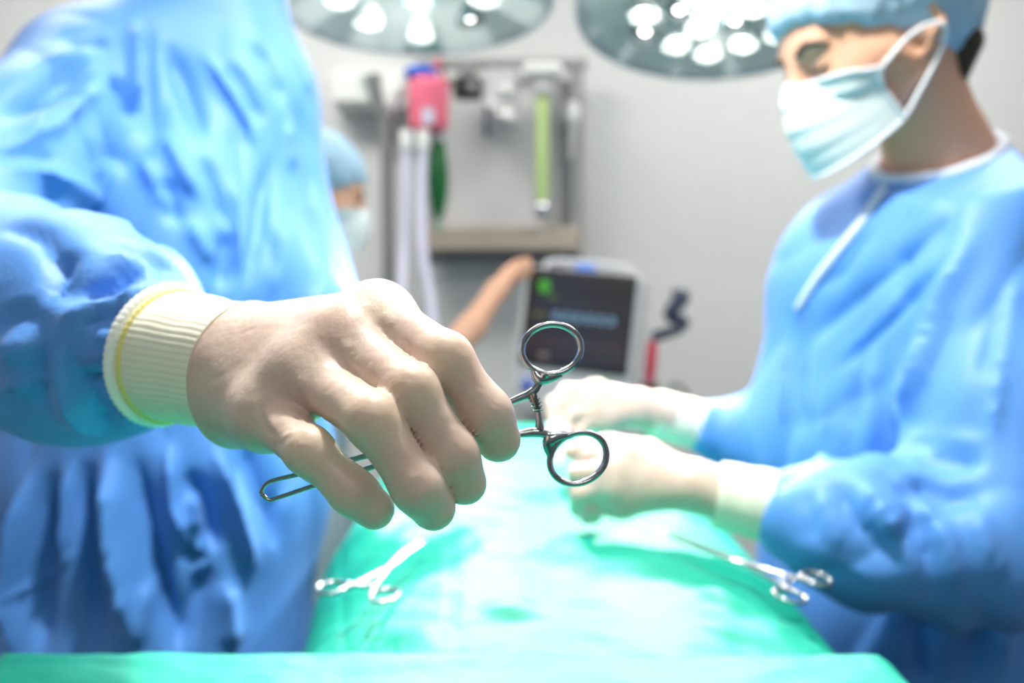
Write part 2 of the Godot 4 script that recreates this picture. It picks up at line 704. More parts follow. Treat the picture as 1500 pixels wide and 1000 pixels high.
func make_table() -> void:
	var t := thing("operating_table", "operating table hidden under the green drape", "table", Vector3(0.045, 0, -1.1))
	part(t, "base", rbox(Vector3(0.4, 0.1, 0.7), 0.02), M.light_grey, Vector3(0, 0.05, 0))
	part(t, "column", rbox(Vector3(0.18, 0.5, 0.24), 0.02), M.light_grey, Vector3(0, 0.35, 0))
	part(t, "table_top", rbox(Vector3(0.4, 0.06, 1.0), 0.01), M.dark, Vector3(0, 0.63, 0))
	part(t, "mattress", rbox(Vector3(0.38, 0.08, 0.98), 0.02), M.dark, Vector3(0, 0.70, 0))
	var noise := FastNoiseLite.new()
	noise.seed = 4
	noise.frequency = 1.0
	noise.fractal_octaves = 3
	var folds := [
		[Vector2(-0.0751, -0.7223), Vector2(-0.0183, -0.8722), 0.008, 0.06, 0.016],
		[Vector2(0.0443, -0.6602), Vector2(0.2061, -0.7558), 0.006, 0.07, 0.03],
		[Vector2(0.0787, -0.8986), Vector2(0.1773, -0.8077), 0.004, 0.05, 0.016],
		[Vector2(-0.0327, -0.6155), Vector2(0.0297, -0.5977), 0.006, 0.03, 0.012],
		[Vector2(-0.0165, -0.6207), Vector2(0.0338, -0.6155), 0.006, 0.02, 0.008],
		[Vector2(0.1596, -0.6693), Vector2(0.1884, -0.6261), 0.008, 0.03, 0.015],
		[Vector2(0.1317, -0.5940), Vector2(0.1925, -0.5705), 0.004, 0.03, 0.012],
		[Vector2(-0.1941, -0.8190), Vector2(-0.1247, -0.9505), 0.008, 0.05, 0.04],
		[Vector2(-0.1011, -0.6001), Vector2(-0.0452, -0.5649), 0.004, 0.03, 0.02],
	]
	var creases := [[Vector2(0.0499, -0.9505), Vector2(0.0303, -0.5487)], [Vector2(-0.1705, -0.7758), Vector2(-0.1207, -0.5540)], [Vector2(-0.0532, -0.6851), Vector2(-0.0420, -0.5487)]]
	var rows := []
	var nz := 220
	for j in nz + 1:
		var z := lerpf(-0.48, -1.72, float(j) / nz)
		var right := lerpf(0.285, 0.20, smoothstep(-1.0, -1.32, z))
		var left := lerpf(-0.185, -0.215, smoothstep(-0.6, -0.9, z))
		var c := (left + right) / 2.0
		var w := (right - left) / 2.0
		var top := 0.932 + 0.012 * smoothstep(-0.9, -1.3, z) - 0.25 * smoothstep(-1.35, -1.75, z)
		var row := []
		for k in range(-18, 0):
			row.append(Vector3(left - 0.02 + 0.02 * cos(z * 26.0 + k * 0.15) * (-k / 18.0), lerpf(0.80, 0.35, -k / 18.0), z))
		var n := 110
		for k in n + 1:
			var a := lerpf(-PI / 2, PI / 2, float(k) / n)
			var x := c + w * signf(sin(a)) * pow(absf(sin(a)), 0.8)
			var y := 0.80 + (top - 0.80) * pow(maxf(cos(a), 0.0), 0.5)
			y += fold_height(Vector2(x, z), folds)
			for cr: Array in creases:
				var d := absf(x - lerpf(cr[0].x, cr[1].x, inverse_lerp(cr[0].y, cr[1].y, z)))
				y -= 0.0016 * exp(-d * d / 0.00001)
			y += 0.006 * noise.get_noise_3d(x * 3.0, z * 4.0, 3.0) + 0.003 * noise.get_noise_3d(x * 16.0, z * 26.0, 9.0)
			row.append(Vector3(x, y, z))
		for k in range(1, 19):
			row.append(Vector3(right + 0.02 + 0.02 * sin(z * 24.0 + k * 0.15) * (k / 18.0), lerpf(0.80, 0.35, k / 18.0), z))
		rows.append(row)
	rows.reverse()
	var d := thing("surgical_drape", "wide turquoise green drape over the patient, brightly lit in the middle", "drape")
	part(d, "sheet", grid_mesh(rows), M.drape)
	# the instrument stand in front, under its own cover
	var s := thing("instrument_stand", "low metal stand under the green cover at the bottom edge", "stand", Vector3(-0.05, 0, -0.29))
	part(s, "tray", rbox(Vector3(0.58, 0.015, 0.28), 0.004), M.steel, Vector3(0, 0.92, 0))
	part(s, "post", rbox(Vector3(0.04, 0.86, 0.04), 0.006), M.steel, Vector3(-0.2, 0.47, 0))
	part(s, "foot", rbox(Vector3(0.5, 0.04, 0.3), 0.01), M.steel, Vector3(0, 0.02, 0))
	rows = []
	for j in 81:
		var v := float(j) / 80.0
		var z := lerpf(-0.545, -0.09, v)
		var row := []
		for k in 141:
			var u := float(k) / 140.0
			var x := lerpf(-0.368, 0.272, u)
			var ex := minf(x + 0.368, 0.272 - x)
			var ez := minf(z + 0.545, -0.09 - z)
			var e := 1.0 - minf(1.0, minf(ex, ez) / 0.03)
			var y := 0.943 - 0.03 * e * e
			y += 0.003 * noise.get_noise_3d(x * 5.0, z * 12.0, 20.0) + 0.0022 * noise.get_noise_3d(x * 14.0, z * 34.0, 30.0)
			row.append(Vector3(x, y, z))
		row.push_front(Vector3(-0.374 + 0.006 * sin(z * 40.0), 0.60, z))
		row.push_back(Vector3(0.278 + 0.006 * sin(z * 40.0), 0.60, z))
		rows.append(row)
	var first := []
	var last := []
	for p: Vector3 in rows[0]:
		first.append(Vector3(p.x, 0.60, p.z - 0.004 - 0.006 * sin(p.x * 50.0)))
	for p: Vector3 in rows[-1]:
		last.append(Vector3(p.x, 0.60, p.z + 0.004 + 0.006 * sin(p.x * 50.0)))
	rows.push_front(first)
	rows.push_back(last)
	d = thing("stand_cover", "flat turquoise cover over the instrument stand along the bottom edge", "drape")
	part(d, "sheet", grid_mesh(rows), M.drape)


# ---------------------------------------------------------------- instruments
func forceps(label: String, at: Transform3D) -> Node3D:
	# lies in its own x-y plane, finger rings at +x, loop-shaped jaws at -x
	var o := thing("forceps", label, "forceps", Vector3.ZERO, "steel forceps")
	o.transform = at
	var q := func(list: Array, dz: float) -> Array:
		var out := []
		for p: Vector2 in list:
			out.append(Vector3((p.x - 640.0) / 3412.0, (640.0 - p.y) / 3412.0, dz))
		return out
	for k in 2:
		var c: Vector2 = [Vector2(807, 512.5), Vector2(846, 672)][k]
		var half: Vector2 = [Vector2(43.5, 36.0), Vector2(43.0, 36.0)][k]
		var tilt: float = [-0.12, -0.45][k]
		var ring := []
		for i in 48:
			ring.append(c + (Vector2.from_angle(TAU * i / 48.0) * half).rotated(tilt))
		part(o, "finger_ring", tube(q.call(ring, 0.0), [0.0014], 10, true, 1.35), M.steel)
	# shanks from the rings to the box joint
	var a := spline(q.call([Vector2(797, 548), Vector2(789, 562), Vector2(776, 577), Vector2(750, 588), Vector2(690, 615), Vector2(640, 641)], 0.0006), 6)
	var b := spline(q.call([Vector2(812, 645), Vector2(800, 637), Vector2(784, 634), Vector2(755, 637), Vector2(690, 640), Vector2(640, 641)], -0.0006), 6)
	part(o, "shank", tube(a, [0.0032, 0.0017, 0.0021, 0.0016, 0.0016, 0.0022], 10), M.steel)
	part(o, "shank", tube(b, [0.0034, 0.0022, 0.0024, 0.0016, 0.0016, 0.0022], 10), M.steel)
	# the root of each ring, filled where the bar forks
	part(o, "ring_root", tube(spline(q.call([Vector2(780, 540), Vector2(791, 556), Vector2(822, 549)], 0.0), 6), [0.0012, 0.0032, 0.0012], 10), M.steel)
	part(o, "ring_root", tube(spline(q.call([Vector2(806, 672), Vector2(805, 645), Vector2(838, 638)], 0.0), 6), [0.0012, 0.0034, 0.0012], 10), M.steel)
	# ratchet arms with their teeth
	part(o, "ratchet", tube(q.call([Vector2(777, 578), Vector2(783, 590), Vector2(788, 603)], 0.0012), [0.0022, 0.002, 0.0014], 8), M.dark_steel)
	part(o, "ratchet", tube(q.call([Vector2(790, 632), Vector2(789, 617), Vector2(786, 596)], -0.0004), [0.0022, 0.0016, 0.0012], 8), M.steel)
	for i in 4:
		var y := 583.0 + i * 5.5
		part(o, "ratchet_tooth", tube(q.call([Vector2(774 + i * 2, y + 3), Vector2(790 + i, y)], 0.0022), [0.0005, 0.0007, 0.0005], 6), M.steel)
	part(o, "box_joint", lathe([Vector2(0, 0.0022), Vector2(0.0026, 0.002), Vector2(0.003, 0.0), Vector2(0.0026, -0.002), Vector2(0, -0.0022)], 16), M.steel, (q.call([Vector2(640, 641)], 0.0) as Array)[0], Vector3(90, 0, 0))
	# the jaws: two wires that close in a round loop
	part(o, "jaw", tube(spline(q.call([Vector2(645, 640), Vector2(600, 650), Vector2(536, 667), Vector2(450, 690), Vector2(412, 699), Vector2(397, 705), Vector2(390.5, 715), Vector2(390.5, 717)], 0.0), 6), [0.002, 0.0014, 0.0011, 0.00095, 0.0009, 0.0009], 10), M.steel)
	part(o, "jaw", tube(spline(q.call([Vector2(645, 642), Vector2(604, 663), Vector2(543, 684), Vector2(472, 706), Vector2(420, 723), Vector2(402, 728), Vector2(393, 722), Vector2(390.5, 716)], 0.0), 6), [0.002, 0.0014, 0.0011, 0.00095, 0.0009, 0.0009], 10), M.steel)
	return o


# ---------------------------------------------------------------- people
func head_bones(f: Field, T: Transform3D, ears := true) -> void:
	# a head facing -z, eyes at the height of its origin
	var c := func(a: Vector3, ra: float, b: Vector3, rb: float, k: float, sub := 0) -> void:
		f.cap(T * a, ra, T * b, rb, k, 0, sub)
	c.call(Vector3(0, 0.042, 0.032), 0.077, Vector3(0, 0.045, -0.02), 0.073, 0.02)
	c.call(Vector3(0, 0.0, -0.045), 0.05, Vector3(0, -0.05, -0.052), 0.04, 0.03)
	c.call(Vector3(0, -0.088, -0.06), 0.02, Vector3(0, -0.07, -0.062), 0.026, 0.03)
	c.call(Vector3(-0.03, 0.02, -0.078), 0.013, Vector3(0.03, 0.02, -0.078), 0.013, 0.02)
	for s: float in [-1, 1]:
		c.call(Vector3(s * 0.05, -0.035, 0.0), 0.024, Vector3(s * 0.02, -0.085, -0.055), 0.02, 0.03)
		c.call(Vector3(s * 0.036, -0.022, -0.058), 0.026, Vector3(s * 0.05, -0.012, -0.03), 0.024, 0.025)
		c.call(Vector3(s * 0.031, 0.003, -0.1), 0.012, Vector3(s * 0.036, 0.003, -0.098), 0.011, 0.014, 1)
		c.call(Vector3(s * 0.031, 0.0, -0.079), 0.0125, Vector3(s * 0.034, 0.0, -0.078), 0.0125, 0.004)
		if ears:
			c.call(Vector3(s * 0.072, -0.004, 0.012), 0.010, Vector3(s * 0.076, -0.01, 0.018), 0.008, 0.006)
			c.call(Vector3(s * 0.074, 0.014, 0.008), 0.005, Vector3(s * 0.084, 0.018, 0.024), 0.005, 0.004)
			c.call(Vector3(s * 0.084, 0.018, 0.024), 0.005, Vector3(s * 0.085, -0.004, 0.03), 0.005, 0.004)
			c.call(Vector3(s * 0.085, -0.004, 0.03), 0.005, Vector3(s * 0.077, -0.027, 0.012), 0.0055, 0.004)
	c.call(Vector3(0, 0.008, -0.09), 0.008, Vector3(0, -0.026, -0.11), 0.01, 0.014)
	c.call(Vector3(-0.011, -0.03, -0.1), 0.007, Vector3(0.011, -0.03, -0.1), 0.007, 0.01)
	c.call(Vector3(-0.016, -0.06, -0.091), 0.006, Vector3(0.016, -0.06, -0.091), 0.006, 0.008)


func head_gear(o: Node3D, skull: Field, T: Transform3D, cap_mat: Material, mask := true) -> void:
	# bouffant cap, eyebrows and lashes, pleated mask with its loops
	var f := Field.new()
	f.cap(T * Vector3(0, 0.046, 0.04), 0.096, T * Vector3(0, 0.055, -0.016), 0.087, 0.02)
	f.cap(T * Vector3(-0.02, 0.075, 0.05), 0.075, T * Vector3(0.02, 0.085, 0.01), 0.075, 0.03)
	f.cap(T * Vector3(0, 0.03, 0.075), 0.065, T * Vector3(0, 0.03, 0.07), 0.065, 0.03)
	var n := (T.basis * Vector3(0, -1, -0.55)).normalized()
	f.cuts = [Plane(n, T * Vector3(0, 0.043, -0.085))]
	f.k_cut = 0.012
	f.mesh(0.005, 1)
	var noise := FastNoiseLite.new()
	noise.frequency = 1.0
	noise.seed = 12
	var inv := T.affine_inverse()
	f.push(func(p: Vector3, _n: Vector3) -> float:
		var q := inv * p
		return 0.006 * (0.5 - absf(noise.get_noise_3d(q.x * 22.0, q.y * 9.0, q.z * 16.0)) * 1.6))
	part(o, "bouffant_cap", f.done(), cap_mat)
	for s: float in [-1, 1]:
		var brow := spline([T * Vector3(s * 0.014, 0.019, -0.094), T * Vector3(s * 0.032, 0.025, -0.091), T * Vector3(s * 0.05, 0.018, -0.077)], 5)
		brow = brow.map(func(p: Vector3) -> Vector3: return skull.settle(p, 0.0006))
		part(o, "eyebrow", tube(brow, [0.0026, 0.0044, 0.0016], 8), M.hair)
		var lash := spline([T * Vector3(s * 0.018, -0.004, -0.09), T * Vector3(s * 0.033, -0.008, -0.093), T * Vector3(s * 0.047, -0.003, -0.083)], 5)
		lash = lash.map(func(p: Vector3) -> Vector3: return skull.settle(p, 0.0012))
		part(o, "eyelashes", tube(lash, [0.0012, 0.0026, 0.0012], 6), M.hair)
	if not mask:
		return
	var rows := []
	for j in 25:
		var v := j / 24.0
		var row := []
		for i in 33:
			var u := i / 16.0 - 1.0
			var a := u * lerpf(1.14, 1.42, v)
			var top := -0.012 - 0.012 * absf(u)
			var bottom := -0.119 + 0.032 * u * u
			var y := lerpf(top, bottom, v)
			var reach := 0.062 + 0.022 * v * v + 0.02 * sin(PI * pow(v, 0.8)) + 0.022 * (1.0 - absf(u)) * (1.0 - v) * 0.9
			var pleat := 0.0025 * (fmod(v * 4.0, 1.0) if v > 0.15 and v < 0.9 else 0.0)
			var w := 0.072 - 0.006 * v
			row.append(skull.settle(T * Vector3(sin(a) * w, y, 0.014 * absf(u) - 0.028 - cos(a) * (reach + pleat)), 0.0035 + pleat, true))
		rows.append(row)
	var m := part(o, "face_mask", grid_mesh(rows), M.mask)
	part(m, "nose_band", tube(rows[0], [0.0022], 8), M.mask_edge)
	part(m, "hem", tube(rows[-1], [0.0018], 8), M.mask_edge)
	for s: float in [-1, 1]:
		var k := 16 + int(s * 16)
		var edge := []
		for j in 25:
			edge.append(rows[j][k])
		part(m, "side_binding", tube(edge, [0.0026], 8), M.mask_edge)
		part(m, "ear_loop", tube((spline([rows[0][k], T * Vector3(s * 0.081, -0.008, -0.012), T * Vector3(s * 0.088, -0.002, 0.010), T * Vector3(s * 0.088, -0.006, 0.026), T * Vector3(s * 0.081, -0.03, 0.024), rows[24][k]], 6) as Array).map(func(p: Vector3) -> Vector3: return skull.settle(p, 0.002, true)), [0.0023], 8), M.mask_edge)


func skin_colour(p: Vector3, _n: Vector3) -> Color:
	return lin(224, 172, 144)


func gown_colour(_p: Vector3, _n: Vector3) -> Color:
	return lin(88, 146, 222)


func glove_cloth(f: Field, cell: float, knuckles: Array, creases := []) -> ArrayMesh:
	f.mesh(cell, 2)
	f.strokes(creases)
	var noise := FastNoiseLite.new()
	noise.frequency = 1.0
	noise.seed = 3
	noise.fractal_octaves = 4
	f.push(func(p: Vector3, _n: Vector3) -> float:
		return 0.00015 * noise.get_noise_3d(p.x * 160.0, p.y * 160.0, p.z * 160.0))
	var base := lin(212, 190, 174)
	var blush := lin(208, 178, 163)
	var pale := lin(222, 200, 170)
	return f.done(func(p: Vector3, _n: Vector3) -> Color:
		var c := base.lerp(blush, clampf(0.5 + 1.3 * noise.get_noise_3d(p.x * 45.0, p.y * 45.0, p.z * 45.0), 0.0, 1.0) * 0.7)
		var near := 0.0
		for k: Vector3 in knuckles:
			near = maxf(near, 1.0 - p.distance_to(k) / 0.017)
		c = c.lerp(pale, clampf(near * 2.2, 0.0, 1.0) * 0.4)
		var grime := noise.get_noise_3d(p.x * 420.0 + 5.0, p.y * 420.0, p.z * 420.0)
		return c * (1.0 + 0.035 * grime))


func crumple(f: Field, spots: Array, seeds: int) -> void:
	# creases of the stiff gown cloth: [centre, reach, direction they run in, wavelength, depth]
	var noise := FastNoiseLite.new()
	noise.frequency = 1.0
	noise.seed = seeds
	noise.fractal_octaves = 1
	var frames := []
	for s: Array in spots:
		var d: Vector3 = (s[2] as Vector3).normalized()
		var a := d.cross(Vector3(0.1, 0.2, 0.97)).normalized()
		frames.append(Basis(d, a, d.cross(a)).transposed())
	f.push(func(p: Vector3, _n: Vector3) -> float:
		var out := 0.0
		for i in spots.size():
			var s: Array = spots[i]
			var w: float = 1.0 - p.distance_to(s[0]) / s[1]
			if w > 0.0:
				var q: Vector3 = frames[i] * p / s[3]
				q *= 0.42
				var r := 1.0 - minf(1.0, absf(noise.get_noise_3d(q.x * 0.2, q.y, q.z)) * 1.9)
				var soft := noise.get_noise_3d(q.x * 0.3 + 40.0, q.y * 0.6, q.z * 0.6)
				out += s[4] * smoothstep(0.0, 0.6, w) * (r * r * 0.55 + soft * 0.5 - 0.15)
		return out)


func trousers(o: Node3D, hips: Vector3, facing: Vector3) -> void:
	var f := Field.new()
	var side := facing.cross(Vector3.UP).normalized() * 0.09
	for s: float in [-1, 1]:
		var h := hips + side * s
		f.cap(h, 0.085, Vector3(h.x, 0.48, h.z), 0.06, 0.03)
		f.cap(Vector3(h.x, 0.48, h.z), 0.06, Vector3(h.x, 0.1, h.z), 0.05, 0.03)
	f.mesh(0.016, 1)
	part(o, "trousers", f.done(), M.scrubs)
	for s: float in [-1, 1]:
		var h := hips + side * s
		var g := Field.new()
		g.cap(Vector3(h.x, 0.045, h.z) - facing * 0.05, 0.042, Vector3(h.x, 0.038, h.z) + facing * 0.14, 0.036, 0.02)
		g.cuts = [Plane(Vector3.DOWN, -0.002)]
		g.mesh(0.012, 1)
		part(o, "shoe", g.done(), M.shoe)


func knit_cuff(o: Node3D, a: Vector3, b: Vector3, ra: float, rb: float, flat: float, across: Vector3, big: bool) -> void:
	# a ribbed band from the sleeve (a) to the glove (b)
	var t := (b - a).normalized()
	var u := (across - t * across.dot(t)).normalized()
	var w := t.cross(u)
	var n := 180 if big else 60
	var rows := []
	for j in 13:
		var v := j / 12.0
		var row := []
		for i in n:
			var g := TAU * i / n
			var rib := 0.00035 * cos(g * (60.0 if big else 30.0)) + (0.0006 * sin(v * 17.0 + 2.0 * sin(g)))
			var r := lerpf(ra, rb, smoothstep(0.0, 1.0, v)) + rib - (0.002 if j == 0 else 0.0)
			row.append(a.lerp(b, v) + u * cos(g) * r + w * sin(g) * r * flat)
		rows.append(row)
	var inner := []
	for i in n:
		inner.append((rows[-1][i] as Vector3).lerp(b, 0.08))
	rows.append(inner)
	var c := part(o, "knit_cuff", grid_mesh(rows, true), M.cuff)
	var loop := []
	for i in n:
		loop.append((rows[1][i] as Vector3).lerp(a, -0.015))
	if big:
		part(c, "edge_band", tube(loop, [0.0032], 10, true), M.cuff_edge)
		loop = []
		for i in n:
			loop.append((rows[2][i] as Vector3).lerp(a.lerp(b, 0.167), -0.004))
		part(c, "yellow_stripe", tube(loop, [0.0015], 8, true), M.yellow)


